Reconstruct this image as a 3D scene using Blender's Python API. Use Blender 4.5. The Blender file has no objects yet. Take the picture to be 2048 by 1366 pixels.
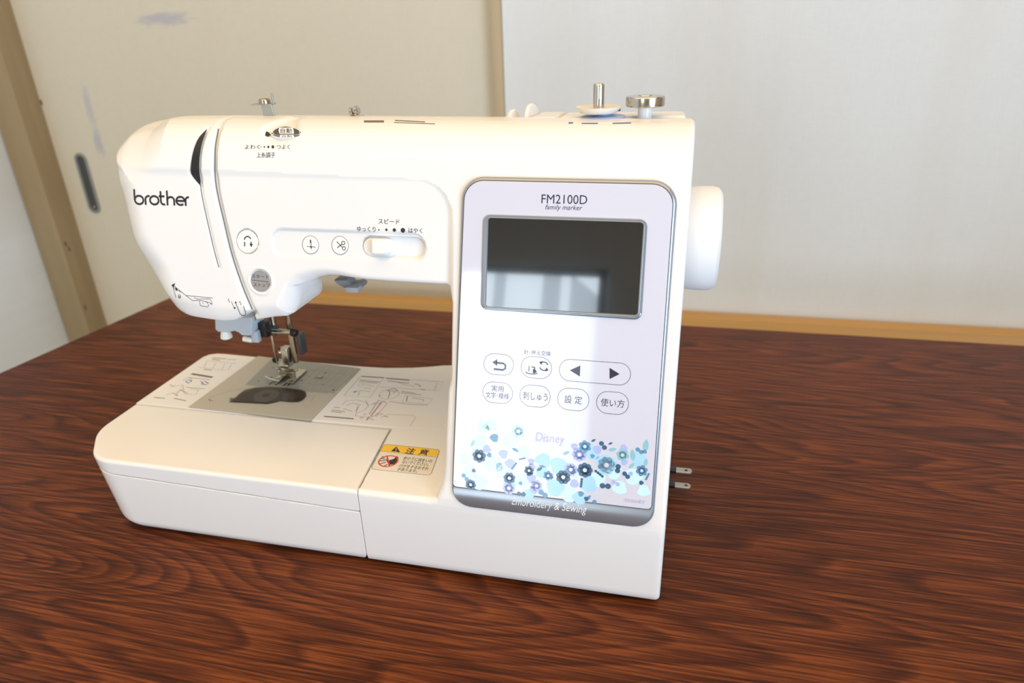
import bpy, bmesh, math, random
import numpy as np
from mathutils import Matrix, Vector

random.seed(4)
S = bpy.context.scene
COL = S.collection

# ------------------------------------------------------------------ camera
F_PX, CX, CY = 1376.0, 1024.0, 683.0
_v = np.array([106.0, 3019.0, F_PX]); _v /= np.linalg.norm(_v)
_l = np.array([-6124.0, -413.0, F_PX]); _l /= np.linalg.norm(_l)
_Z = -_v
_X = -_l; _X = _X - _Z * _X.dot(_Z); _X /= np.linalg.norm(_X)
_Y = np.cross(_Z, _X)
ROT = np.stack([_X, _Y, _Z])                       # camera (right, down, forward) -> world
CAM = np.array([-6.3, -334.6, 334.6])              # millimetres, origin = front right foot of the machine

cam_d = bpy.data.cameras.new('camera')
cam = bpy.data.objects.new('camera', cam_d); COL.objects.link(cam)
r_, u_, b_ = ROT[:, 0], -ROT[:, 1], -ROT[:, 2]
cam.matrix_world = Matrix(((r_[0], u_[0], b_[0], CAM[0] * .001), (r_[1], u_[1], b_[1], CAM[1] * .001),
                           (r_[2], u_[2], b_[2], CAM[2] * .001), (0, 0, 0, 1)))
cam_d.sensor_width = 36.0
cam_d.lens = 36.0 * F_PX / 2048.0
cam_d.clip_start = .01
cam_d.dof.use_dof = True
cam_d.dof.focus_distance = .43
cam_d.dof.aperture_fstop = 8.0
S.camera = cam

# ------------------------------------------------------------------ light and exposure
S.view_settings.view_transform = 'Standard'
S.view_settings.look = 'None'
S.view_settings.gamma = 1.0
S.view_settings.use_curve_mapping = False
S.view_settings.exposure = -0.05

world = bpy.data.worlds.new('sky'); S.world = world
world.use_nodes = True
world.node_tree.nodes['Background'].inputs[0].default_value = (.75, .87, 1, 1)
world.node_tree.nodes['Background'].inputs[1].default_value = 1.0

def area(name, loc, target, sx, sy, power, color):
    d = bpy.data.lights.new(name, 'AREA'); d.shape = 'RECTANGLE'; d.size = sx; d.size_y = sy
    d.energy = power; d.color = color
    o = bpy.data.objects.new(name, d); COL.objects.link(o)
    o.location = loc
    o.rotation_euler = (Vector(target) - Vector(loc)).to_track_quat('-Z', 'Y').to_euler()
    return o
# daylight through the two windows behind the photographer, and an added warm area light standing in for ceiling bounce
area('daylight_front', (-.91, -3.98, .19), (-.91, 0, .19), .98, 1.62, 34, (.78, .90, 1.0))
area('daylight_right', (1.36, -1.45, .25), (0, -1.45, .25), 1.5, 1.5, 67, (.54, .75, 1.0))
area('ceiling_bounce', (.0, -.75, 1.66), (.0, -.75, 0), 2.4, 2.2, 34, (1.0, .71, .38))

# ------------------------------------------------------------------ materials
def lin(c):
    return tuple(((v / 255) / 12.92 if v / 255 <= .04045 else ((v / 255 + .055) / 1.055) ** 2.4) for v in c) + (1.0,)

class NT:
    def __init__(self, name):
        self.m = bpy.data.materials.new(name); self.m.use_nodes = True
        self.t = self.m.node_tree; self.b = self.t.nodes['Principled BSDF']
    def n(self, kind, **kw):
        n = self.t.nodes.new(kind)
        for k, v in kw.items():
            if k == 'inp':
                for kk, vv in v.items(): n.inputs[kk].default_value = vv
            else: setattr(n, k, v)
        return n
    def l(self, a, b): self.t.links.new(a, b)

def mat(name, rgb, rough=.4, metal=0.0, spec=.5, coat=0.0, var=.03, scale=60, bump=0.0, trans=0.0, alpha=1.0):
    k = NT(name); b = k.b
    c = lin(rgb) if max(rgb) > 1 else tuple(rgb) + (1,)
    b.inputs['Roughness'].default_value = rough
    b.inputs['Metallic'].default_value = metal
    b.inputs['Specular IOR Level'].default_value = spec
    b.inputs['Coat Weight'].default_value = coat
    b.inputs['Coat Roughness'].default_value = .08
    b.inputs['Transmission Weight'].default_value = trans
    b.inputs['Alpha'].default_value = alpha
    tc = k.n('ShaderNodeTexCoord')
    nz = k.n('ShaderNodeTexNoise', inp={'Scale': scale, 'Detail': 3})
    k.l(tc.outputs['Object'], nz.inputs['Vector'])
    mx = k.n('ShaderNodeMix', data_type='RGBA')
    mx.inputs['A'].default_value = tuple(v * (1 - var) for v in c[:3]) + (1,)
    mx.inputs['B'].default_value = tuple(min(1, v * (1 + var)) for v in c[:3]) + (1,)
    k.l(nz.outputs['Fac'], mx.inputs['Factor'])
    k.l(mx.outputs['Result'], b.inputs['Base Color'])
    if bump:
        bp = k.n('ShaderNodeBump', inp={'Strength': bump, 'Distance': .001})
        k.l(nz.outputs['Fac'], bp.inputs['Height']); k.l(bp.outputs['Normal'], b.inputs['Normal'])
    return k.m

M = {}
M['white'] = mat('white_plastic', (233, 232, 230), .17, spec=.30, var=.006)
M['white_soft'] = mat('white_satin_plastic', (236, 235, 232), .42, spec=.4, var=.006)
M['panel'] = mat('glossy_panel_white', (211, 212, 226), .05, spec=.6, coat=.6, var=.004)
M['silver'] = mat('silver_paint', (156, 162, 170), .28, metal=.6, var=.02)
M['silver_dark'] = mat('dark_grey_edge', (74, 76, 80), .4, var=.02)
M['steel'] = mat('polished_steel', (190, 186, 178), .18, metal=1, var=.04)
M['steel_dull'] = mat('brushed_steel', (176, 174, 166), .38, metal=.85, var=.05, scale=200)
M['brass'] = mat('nickel_brass', (166, 156, 138), .22, metal=1, var=.05)
M['black'] = mat('black_plastic', (14, 14, 15), .35, var=.05)
M['darkgrey'] = mat('dark_grey_plastic', (62, 64, 66), .4, var=.05)
M['grey'] = mat('grey_plastic', (176, 182, 188), .4, var=.02)
M['lever_grey'] = mat('lever_grey_plastic', (140, 146, 152), .4, var=.02)
M['cover'] = mat('warm_grey_plastic', (186, 180, 166), .45, var=.02)
M['plate'] = mat('needle_plate_steel', (158, 158, 152), .36, metal=.5, var=.06, scale=300)
M['cream'] = mat('cream_plastic', (228, 222, 210), .4, var=.01)
M['lcd'] = mat('dark_display_glass', (10, 13, 14), .03, spec=1.0, coat=1.0, var=.02)
M['smoke'] = mat('smoked_clear_plastic', (70, 58, 46), .08, spec=.5, var=.02, alpha=.47)
M['ink'] = mat('black_ink', (40, 40, 42), .5, var=.02)
M['ink_grey'] = mat('grey_ink', (112, 104, 96), .6, var=.02)
M['ink_panel'] = mat('dark_violet_ink', (44, 42, 66), .12, var=.02)
M['ink_blue'] = mat('blue_ink', (84, 104, 176), .5, var=.02)
M['ink_pink'] = mat('pink_ink', (196, 132, 140), .5, var=.02)
M['ink_red'] = mat('red_ink', (214, 62, 48), .5, var=.02)
M['ink_yellow'] = mat('yellow_ink', (244, 200, 52), .45, var=.02)
M['ink_white'] = mat('white_ink', (235, 237, 240), .4, var=.01)
M['ink_pale'] = mat('pale_lilac_ink', (196, 196, 222), .2, var=.02)
M['startgrey'] = mat('start_button_grey', (150, 148, 146), .4, var=.02)
M['cup'] = mat('dark_pull_recess', (78, 82, 84), .3, metal=.3, var=.1)
M['groove_shade_grey'] = mat('groove_shade_grey', (126, 120, 112), .6, var=.02)
M['pullrim'] = mat('worn_grey_metal', (140, 144, 146), .35, metal=.1, var=.08)
M['blueplastic'] = mat('pale_blue_plastic', (160, 178, 214), .35, var=.03)
FL = {'cyan': (204, 240, 250), 'sky': (170, 216, 242), 'lav': (172, 186, 240), 'mid': (96, 150, 188), 'dark': (62, 100, 132), 'teal': (140, 196, 208)}
for k_, v_ in FL.items(): M['fl_' + k_] = mat('floral_ink_' + {'cyan': 'pale_cyan', 'sky': 'sky_blue', 'lav': 'lavender', 'mid': 'mid_blue', 'dark': 'dark_teal', 'teal': 'teal'}[k_], v_, .1, var=.05, scale=120)

def wood_table():
    k = NT('red_brown_wood'); b = k.b
    tc = k.n('ShaderNodeTexCoord')
    def mapped(scale, rot=0.0, loc=(0, 0, 0)):
        m = k.n('ShaderNodeMapping'); m.inputs['Scale'].default_value = scale
        m.inputs['Rotation'].default_value = (0, 0, rot); m.inputs['Location'].default_value = loc
        k.l(tc.outputs['Object'], m.inputs['Vector']); return m.outputs['Vector']
    # broad growth-ring field: contours of a stretched noise give the pointed figure
    big = k.n('ShaderNodeTexNoise', inp={'Scale': 1.0, 'Detail': 2.2, 'Roughness': .45, 'Distortion': .25})
    k.l(mapped((1.25, 9.5, 1), -.04, (3.1, 1.7, 0)), big.inputs['Vector'])
    mul = k.n('ShaderNodeMath', operation='MULTIPLY', inp={1: 34.0}); k.l(big.outputs['Fac'], mul.inputs[0])
    fr = k.n('ShaderNodeMath', operation='FRACT'); k.l(mul.outputs[0], fr.inputs[0])
    ring = k.n('ShaderNodeValToRGB')
    e = ring.color_ramp.elements
    e[0].position = 0.0; e[0].color = (1, 1, 1, 1)
    e[1].position = 1.0; e[1].color = (.95, .95, .95, 1)
    a = ring.color_ramp.elements.new(.55); a.color = (.62, .62, .62, 1)
    a = ring.color_ramp.elements.new(.82); a.color = (.10, .10, .10, 1)
    a = ring.color_ramp.elements.new(.93); a.color = (.55, .55, .55, 1)
    k.l(fr.outputs[0], ring.inputs['Fac'])
    # fibre
    fib = k.n('ShaderNodeTexNoise', inp={'Scale': 1.0, 'Detail': 5, 'Roughness': .62})
    k.l(mapped((15, 620, 1), -.05), fib.inputs['Vector'])
    por = k.n('ShaderNodeTexNoise', inp={'Scale': 1.0, 'Detail': 2, 'Roughness': .5})
    k.l(mapped((30, 900, 1), -.05, (5, 9, 0)), por.inputs['Vector'])
    cloud = k.n('ShaderNodeTexNoise', inp={'Scale': 1.0, 'Detail': 2})
    k.l(mapped((2.0, 4.0, 1), 0, (7, 3, 0)), cloud.inputs['Vector'])
    # combine
    add = k.n('ShaderNodeMath', operation='MULTIPLY_ADD', inp={1: .19, 2: .03}); k.l(ring.outputs['Color'], add.inputs[0])
    ad2 = k.n('ShaderNodeMath', operation='MULTIPLY_ADD', inp={1: 1.15}); k.l(fib.outputs['Fac'], ad2.inputs[0]); k.l(add.outputs[0], ad2.inputs[2])
    ad3 = k.n('ShaderNodeMath', operation='MULTIPLY_ADD', inp={1: .22}); k.l(cloud.outputs['Fac'], ad3.inputs[0]); k.l(ad2.outputs[0], ad3.inputs[2])
    ramp = k.n('ShaderNodeValToRGB'); e = ramp.color_ramp.elements
    e[0].position = .50; e[0].color = lin((40, 20, 10))
    e[1].position = 1.12 - .12; e[1].color = lin((122, 66, 32))
    a = ramp.color_ramp.elements.new(.70); a.color = lin((62, 29, 15))
    a = ramp.color_ramp.elements.new(.85); a.color = lin((87, 43, 21))
    k.l(ad3.outputs[0], ramp.inputs['Fac'])
    pr = k.n('ShaderNodeValToRGB'); e = pr.color_ramp.elements
    e[0].position = .66; e[0].color = (0, 0, 0, 1); e[1].position = .76; e[1].color = (1, 1, 1, 1)
    k.l(por.outputs['Fac'], pr.inputs['Fac'])
    mx = k.n('ShaderNodeMix', data_type='RGBA'); mx.inputs['B'].default_value = lin((150, 92, 52))
    sc = k.n('ShaderNodeMath', operation='MULTIPLY', inp={1: .35}); k.l(pr.outputs['Color'], sc.inputs[0])
    k.l(sc.outputs[0], mx.inputs['Factor']); k.l(ramp.outputs['Color'], mx.inputs['A'])
    k.l(mx.outputs['Result'], b.inputs['Base Color'])
    bp = k.n('ShaderNodeBump', inp={'Strength': .25, 'Distance': .0006})
    k.l(ad3.outputs[0], bp.inputs['Height']); k.l(bp.outputs['Normal'], b.inputs['Normal'])
    b.inputs['Roughness'].default_value = .42
    b.inputs['Specular IOR Level'].default_value = .15
    return k.m
M['table'] = wood_table()

def plain_wood(name, rgb, axis_scale):
    k = NT(name); b = k.b
    tc = k.n('ShaderNodeTexCoord'); m = k.n('ShaderNodeMapping'); m.inputs['Scale'].default_value = axis_scale
    k.l(tc.outputs['Object'], m.inputs['Vector'])
    nz = k.n('ShaderNodeTexNoise', inp={'Scale': 1.0, 'Detail': 4}); k.l(m.outputs['Vector'], nz.inputs['Vector'])
    mx = k.n('ShaderNodeMix', data_type='RGBA'); c = lin(rgb)
    mx.inputs['A'].default_value = tuple(v * .82 for v in c[:3]) + (1,); mx.inputs['B'].default_value = tuple(min(1, v * 1.15) for v in c[:3]) + (1,)
    k.l(nz.outputs['Fac'], mx.inputs['Factor']); k.l(mx.outputs['Result'], b.inputs['Base Color'])
    b.inputs['Roughness'].default_value = .5
    return k.m
M['rail'] = plain_wood('honey_wood', (196, 152, 88), (3, 60, 120))
M['post'] = plain_wood('pale_wood_post', (158, 140, 108), (60, 60, 3))
M['floorwood'] = plain_wood('floor_straw', (178, 158, 112), (4, 200, 1))
M['ceilwood'] = plain_wood('ceiling_board', (186, 150, 104), (2, 20, 1))
M['frame'] = plain_wood('beige_edge_strip', (186, 170, 140), (60, 60, 4))

def cloth_wall(name, rgb, smudges=(), bumps=.25):
    k = NT(name); b = k.b
    tc = k.n('ShaderNodeTexCoord')
    def nz(scale, vec, detail=3):
        m = k.n('ShaderNodeMapping'); m.inputs['Scale'].default_value = vec
        k.l(tc.outputs['Object'], m.inputs['Vector'])
        n = k.n('ShaderNodeTexNoise', inp={'Scale': scale, 'Detail': detail}); k.l(m.outputs['Vector'], n.inputs['Vector']); return n.outputs['Fac']
    h, v, s = nz(1, (60, 1, 900)), nz(1, (700, 1, 40)), nz(1, (9, 1, 1.2), 4)
    ad = k.n('ShaderNodeMath', operation='ADD'); k.l(h, ad.inputs[0]); k.l(v, ad.inputs[1])
    c = lin(rgb)
    mx = k.n('ShaderNodeMix', data_type='RGBA')
    mx.inputs['A'].default_value = tuple(x * .90 for x in c[:3]) + (1,); mx.inputs['B'].default_value = tuple(min(1, x * 1.07) for x in c[:3]) + (1,)
    hf = k.n('ShaderNodeMath', operation='MULTIPLY', inp={1: .5}); k.l(ad.outputs[0], hf.inputs[0]); k.l(hf.outputs[0], mx.inputs['Factor'])
    st = k.n('ShaderNodeValToRGB'); e = st.color_ramp.elements
    e[0].position = .50; e[0].color = (0, 0, 0, 1); e[1].position = .78; e[1].color = (.30, .30, .30, 1)
    k.l(s, st.inputs['Fac'])
    m2 = k.n('ShaderNodeMix', data_type='RGBA'); m2.inputs['B'].default_value = tuple(x * y for x, y in zip(c[:3], (.86, .78, .64))) + (1,)
    k.l(st.outputs['Color'], m2.inputs['Factor']); k.l(mx.outputs['Result'], m2.inputs['A'])
    out = m2.outputs['Result']
    for (x, z, rx, rz, amt) in smudges:       # greyish repair marks on the cloth
        m = k.n('ShaderNodeMapping'); m.inputs['Location'].default_value = (-x / rx, 0, -z / rz); m.inputs['Scale'].default_value = (1 / rx, 0, 1 / rz)
        k.l(tc.outputs['Object'], m.inputs['Vector'])
        n = k.n('ShaderNodeTexNoise', inp={'Scale': 2.2, 'Detail': 3}); k.l(m.outputs['Vector'], n.inputs['Vector'])
        ln = k.n('ShaderNodeVectorMath', operation='LENGTH'); k.l(m.outputs['Vector'], ln.inputs[0])
        sm = k.n('ShaderNodeMath', operation='MULTIPLY_ADD', inp={1: 1.6}); k.l(n.outputs['Fac'], sm.inputs[0]); k.l(ln.outputs['Value'], sm.inputs[2])
        rp = k.n('ShaderNodeMapRange', inp={1: 1.85, 2: 1.25, 3: 0.0, 4: amt}); k.l(sm.outputs[0], rp.inputs[0])
        m3 = k.n('ShaderNodeMix', data_type='RGBA'); m3.inputs['B'].default_value = lin((176, 178, 190))
        k.l(rp.outputs[0], m3.inputs['Factor']); k.l(out, m3.inputs['A']); out = m3.outputs['Result']
    k.l(out, b.inputs['Base Color'])
    bp = k.n('ShaderNodeBump', inp={'Strength': bumps, 'Distance': .0008})
    k.l(ad.outputs[0], bp.inputs['Height']); k.l(bp.outputs['Normal'], b.inputs['Normal'])
    b.inputs['Roughness'].default_value = .6; b.inputs['Specular IOR Level'].default_value = .25
    return k.m

# ------------------------------------------------------------------ helpers
def ray(px, py): return ROT @ np.array([px - CX, py - CY, F_PX])
def on_z(px, py, z): d = ray(px, py); return CAM + d * ((z - CAM[2]) / d[2])
def on_y(px, py, y): d = ray(px, py); return CAM + d * ((y - CAM[1]) / d[1])
LEAN = math.radians(15.0); SN, CS = math.sin(LEAN), math.cos(LEAN)
P0 = np.array([0, 0, 60.0]); NIN = np.array([0, CS, -SN]); UP = np.array([0, SN, CS])
def on_lean(px, py, off=0.0):                        # (x, s) on the sloping front, s measured up the slope
    d = ray(px, py); p = P0 + NIN * off
    q = CAM + d * (np.dot(p - CAM, NIN) / np.dot(d, NIN)) - p
    return np.array([q[0], q.dot(UP)])
def lean_xz(px, py, off=0.0):
    x, s = on_lean(px, py, off); p = P0 + NIN * off + UP * s
    return np.array([x, p[2]])
def arm_depth(z): return 1.2 + .045 * np.maximum(256 - z, 0)          # the arm's face stands a little steeper than the column
def on_arm(px, py): return on_lean(px, py, float(arm_depth(lean_xz(px, py)[1])))
def arm_xz(px, py, extra=0.0): return lean_xz(px, py, float(arm_depth(lean_xz(px, py)[1])) + extra)
BZ = 62.0
def on_bed(px, py, z=BZ): return on_z(px, py, z)[:2]

def new_obj(name, mesh, parent=None, m=None):
    o = bpy.data.objects.new(name, mesh); COL.objects.link(o)
    if parent is not None: o.parent = parent
    if m is not None: mesh.materials.append(m)
    return o
def from_arrays(name, verts, faces, m, parent=None, smooth=True, normals=None, scale=.001):
    me = bpy.data.meshes.new(name)
    me.from_pydata((np.asarray(verts) * scale).tolist(), [], [list(map(int, f)) for f in faces])
    me.update()
    if smooth: me.polygons.foreach_set('use_smooth', [True] * len(me.polygons))
    if normals is not None: me.normals_split_custom_set_from_vertices(normals.tolist())
    return new_obj(name, me, parent, m)
def from_bm(name, bm, m, parent=None, smooth=True, angle=35):
    bmesh.ops.recalc_face_normals(bm, faces=bm.faces)
    me = bpy.data.meshes.new(name); bm.to_mesh(me); bm.free()
    if smooth:
        me.polygons.foreach_set('use_smooth', [True] * len(me.polygons))
        me.set_sharp_from_angle(angle=math.radians(angle))
    return new_obj(name, me, parent, m)

def bm_box(bm, c, d, bev=0.0, rot=None, seg=2):      # mm
    r = bmesh.ops.create_cube(bm, size=1.0)
    vs = r['verts']
    Mx = Matrix.Translation(Vector(c) * .001) @ (rot.to_4x4() if rot else Matrix()) @ Matrix.Diagonal((d[0] * .001, d[1] * .001, d[2] * .001, 1))
    bmesh.ops.transform(bm, matrix=Mx, verts=vs)
    if bev:
        ed = list({e for v in vs for e in v.link_edges})
        bmesh.ops.bevel(bm, geom=ed, offset=bev * .001, segments=seg, affect='EDGES', profile=.6)
    return bm
def bm_lathe(bm, prof, c, axis=(0, 0, 1), n=40):     # prof [(r, h)] mm, revolve about axis through c
    q = Vector((0, 0, 1)).rotation_difference(Vector(axis).normalized())
    rings = []
    for r, h in prof:
        ring = []
        for i in range(n):
            a = 2 * math.pi * i / n
            ring.append(bm.verts.new((q @ Vector((max(r, .01) * math.cos(a), max(r, .01) * math.sin(a), h)) + Vector(c)) * .001))
        rings.append(ring)
    for a, b in zip(rings, rings[1:]):
        for i in range(n): bm.faces.new((a[i], a[(i + 1) % n], b[(i + 1) % n], b[i]))
    bm.faces.new(rings[0][::-1]); bm.faces.new(rings[-1])
    return bm
def bm_tube(bm, pts, r, n=10):                       # round bar through points, mm
    pts = [Vector(p) for p in pts]; rings = []
    for i, p in enumerate(pts):
        t = (pts[min(i + 1, len(pts) - 1)] - pts[max(i - 1, 0)]).normalized()
        q = Vector((0, 0, 1)).rotation_difference(t)
        rings.append([bm.verts.new((p + q @ Vector((r * math.cos(2 * math.pi * k / n), r * math.sin(2 * math.pi * k / n), 0))) * .001) for k in range(n)])
    for a, b in zip(rings, rings[1:]):
        for i in range(n): bm.faces.new((a[i], a[(i + 1) % n], b[(i + 1) % n], b[i]))
    bm.faces.new(rings[0][::-1]); bm.faces.new(rings[-1])
    return bm
def lathe(name, prof, c, m, parent, axis=(0, 0, 1), n=40, angle=35):
    return from_bm(name, bm_lathe(bmesh.new(), prof, c, axis, n), m, parent, angle=angle)
def box(name, c, d, m, parent=None, bev=0.0, rot=None, seg=2):
    return from_bm(name, bm_box(bmesh.new(), c, d, bev, rot, seg), m, parent)
def tube(name, pts, r, m, parent, n=12):
    return from_bm(name, bm_tube(bmesh.new(), pts, r, n), m, parent)

def ccw(p):
    p = np.asarray(p, float)
    a = np.sum(p[:, 0] * np.roll(p[:, 1], -1) - np.roll(p[:, 0], -1) * p[:, 1])
    return p if a > 0 else p[::-1]
def inset(p, d):
    e = np.roll(p, -1, 0) - p; e = e / np.maximum(np.linalg.norm(e, axis=1, keepdims=True), 1e-9)
    n = np.stack([-e[:, 1], e[:, 0]], 1); n2 = n + np.roll(n, 1, 0)
    n2 /= np.maximum(np.sum(n2 * n, 1, keepdims=True), .4)
    return p + n2 * d
def round_poly(pts, r, n=8):                          # straight polygon with its corners rounded
    pts = ccw(pts); out = []; N = len(pts)
    rr = r if hasattr(r, '__len__') else [r] * N
    for i in range(N):
        p, a, b = pts[i], pts[i - 1], pts[(i + 1) % N]
        u, v = (a - p) / np.linalg.norm(a - p), (b - p) / np.linalg.norm(b - p)
        if rr[i] <= 0: out.append(p); continue
        half = math.acos(max(-1, min(1, u.dot(v)))) / 2
        t = min(rr[i] / math.tan(half), .49 * min(np.linalg.norm(a - p), np.linalg.norm(b - p)))
        ra = t * math.tan(half); c = p + (u + v) / np.linalg.norm(u + v) * math.hypot(ra, t)
        a0 = math.atan2(*(p + u * t - c)[::-1]); a1 = math.atan2(*(p + v * t - c)[::-1])
        da = (a1 - a0 + math.pi) % (2 * math.pi) - math.pi
        for k in range(n + 1): out.append(c + ra * np.array([math.cos(a0 + da * k / n), math.sin(a0 + da * k / n)]))
    return np.array(out)
def plate(name, poly, rings, mapf, m, parent, smooth=True, angle=40):
    """solid plate: polygon in surface coordinates, rings = [(inset, height)], first and last are capped"""
    poly = ccw(poly); n = len(poly); V = []; F = []
    for d, h in rings: V.append(mapf(inset(poly, d) if d else poly, h))
    V = np.concatenate(V)
    for k in range(len(rings) - 1):
        for i in range(n): F.append((k * n + i, k * n + (i + 1) % n, (k + 1) * n + (i + 1) % n, (k + 1) * n + i))
    F.append(list(range(n))[::-1]); F.append(list(range((len(rings) - 1) * n, len(rings) * n)))
    o = from_arrays(name, V, F, m, parent, smooth)
    if smooth:
        o.data.set_sharp_from_angle(angle=math.radians(angle))
        o.data.polygons[-1].use_smooth = False; o.data.polygons[-2].use_smooth = False       # flat caps mirror cleanly
    return o
def rounded_rings(h0, h1, r, k=4):
    return [(0, h0)] + [(r * (1 - math.cos(a)), h1 - r + r * math.sin(a)) for a in [math.pi / 2 * i / k for i in range(k + 1)]]
def lean_map(p, h=0.0):                                # (x, s) + height above the sloping front -> world mm
    p = np.asarray(p); return P0 + p[:, :1] * np.array([1, 0, 0]) + p[:, 1:2] * UP - NIN * np.asarray(h).reshape(-1, 1)
def bed_map(p, h=0.0):
    p = np.asarray(p); return np.stack([p[:, 0], p[:, 1], np.full(len(p), BZ) + h], 1)

BEDS = [bed_map]
class Print:
    """flat print: filled shapes, strokes and lettering on a surface, one mesh of one ink"""
    def __init__(s, mapf, h, conv=None): s.V = []; s.F = []; s.mapf = mapf; s.h = h; s.c = conv or (on_bed if mapf in BEDS else on_lean); s.n = 0
    def raw(s, pts, faces):
        s.V.append(np.asarray(pts, float)); s.F += [[i + s.n for i in f] for f in faces]; s.n += len(pts); return s
    def loc(s, pts): return np.array([s.c(*p) for p in pts])
    def poly(s, pts, px=True):
        p = ccw(s.loc(pts) if px else pts); return s.raw(p, [list(range(len(p)))])
    def stroke(s, pts, w, closed=False, px=True):
        p = s.loc(pts) if px else np.asarray(pts, float)
        if s.mapf is not lean_map and s.mapf not in BEDS and len(p) > 1:
            q = np.concatenate([p, p[:1]]) if closed else p; o = []
            for a, b in zip(q[:-1], q[1:]):
                k = max(1, int(np.linalg.norm(b - a) / 1.3)); o += [a + (b - a) * i / k for i in range(k)]
            p = np.array(o if closed else o + [q[-1]])
        n = len(p)
        if closed: t = np.roll(p, -1, 0) - np.roll(p, 1, 0)
        else: t = np.concatenate([p[1:2] - p[:1], p[2:] - p[:-2], p[-1:] - p[-2:-1]]) if n > 2 else np.repeat(p[1:] - p[:1], 2, 0)
        t = t / np.maximum(np.linalg.norm(t, axis=1, keepdims=True), 1e-9); nn = np.stack([-t[:, 1], t[:, 0]], 1) * w / 2
        V = np.concatenate([p + nn, p - nn])
        return s.raw(V, [(n + i, n + (i + 1) % n, (i + 1) % n, i) for i in range(n if closed else n - 1)])
    def disc(s, c, r, px=True, k=20, ry=None):
        c = s.c(*c) if px else np.asarray(c); ry = ry or r
        return s.raw([c + np.array([r * math.cos(2 * math.pi * i / k), ry * math.sin(2 * math.pi * i / k)]) for i in range(k)], [list(range(k))])
    def ring(s, c, r, w, px=True, k=40, a0=0, a1=360):
        c = s.c(*c) if px else np.asarray(c)
        cl = (a1 - a0) >= 360; nn = k if cl else k + 1
        return s.stroke([c + r * np.array([math.cos(math.radians(a0 + (a1 - a0) * i / k)), math.sin(math.radians(a0 + (a1 - a0) * i / k))]) for i in range(nn)], w, cl, px=False)
    def text(s, string, cx, cy, w, h, shear=0.0, bold=0.0, tilt=(0, 0)):
        """lettering fitted into a box given by centre, width and height in photograph pixels"""
        V, F = glyphs(string, shear, bold)
        if len(V) == 0: return s
        lo, hi = V.min(0), V.max(0); c = s.c(cx, cy)
        ww = np.linalg.norm(s.c(cx + w / 2, cy + tilt[0] * w / 2) - s.c(cx - w / 2, cy - tilt[0] * w / 2))
        hh = np.linalg.norm(s.c(cx + tilt[1] * h / 2, cy - h / 2) - s.c(cx - tilt[1] * h / 2, cy + h / 2))
        return s.raw(c + (V - (lo + hi) / 2) / (hi - lo) * np.array([ww, hh]), F)
    def build(s, name, m, parent):
        P = np.concatenate(s.V)
        return from_arrays(name, s.mapf(P, s.h), s.F, M[m] if isinstance(m, str) else m, parent, smooth=False)
def glyphs(string, shear=0.0, bold=0.0):
    cu = bpy.data.curves.new('t', 'FONT'); cu.body = string; cu.shear = shear; cu.offset = bold; cu.resolution_u = 3
    o = bpy.data.objects.new('t', cu); COL.objects.link(o)
    dg = bpy.context.evaluated_depsgraph_get(); me = bpy.data.meshes.new_from_object(o.evaluated_get(dg))
    V = np.array([v.co[:2] for v in me.vertices]); F = [list(p.vertices) for p in me.polygons]
    bpy.data.objects.remove(o); bpy.data.curves.remove(cu); bpy.data.meshes.remove(me)
    return V, F

# ---- implicit solids ------------------------------------------------
def poly_sdf(x, y, poly):
    poly = np.asarray(poly, np.float32); d = np.full(np.broadcast(x, y).shape, 1e9, np.float32); ins = np.zeros(d.shape, bool)
    for i in range(len(poly)):
        a, b = poly[i - 1], poly[i]; e = b - a
        wx, wy = x - a[0], y - a[1]
        t = np.clip((wx * e[0] + wy * e[1]) / max(float(e @ e), 1e-9), 0, 1)
        d = np.minimum(d, (wx - t * e[0]) ** 2 + (wy - t * e[1]) ** 2)
        c = (y >= a[1]) != (y >= b[1])
        if e[1] != 0: ins ^= c & (x < a[0] + (y - a[1]) * e[0] / e[1])
    d = np.sqrt(d); return np.where(ins, -d, d)
def line_dist(x, y, pts):
    d = None
    for a, b in zip(pts[:-1], pts[1:]):
        a, b = np.asarray(a, np.float32), np.asarray(b, np.float32); e = b - a
        wx, wy = x - a[0], y - a[1]; t = np.clip((wx * e[0] + wy * e[1]) / float(e @ e), 0, 1)
        q = np.sqrt((wx - t * e[0]) ** 2 + (wy - t * e[1]) ** 2); d = q if d is None else np.minimum(d, q)
    return d
def rmax(a, b, r):
    return np.minimum(np.maximum(a, b), -r) + np.sqrt(np.maximum(a + r, 0) ** 2 + np.maximum(b + r, 0) ** 2)
def sst(v, a, b):
    t = np.clip((v - a) / (b - a), 0, 1); return t * t * (3 - 2 * t)
def grad(f, p, h=.05):
    g = np.empty_like(p)
    for k in range(3):
        a = p.copy(); a[:, k] += h; b = p.copy(); b[:, k] -= h
        g[:, k] = (f(a[:, 0], a[:, 1], a[:, 2]) - f(b[:, 0], b[:, 1], b[:, 2])) / (2 * h)
    return g
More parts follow.
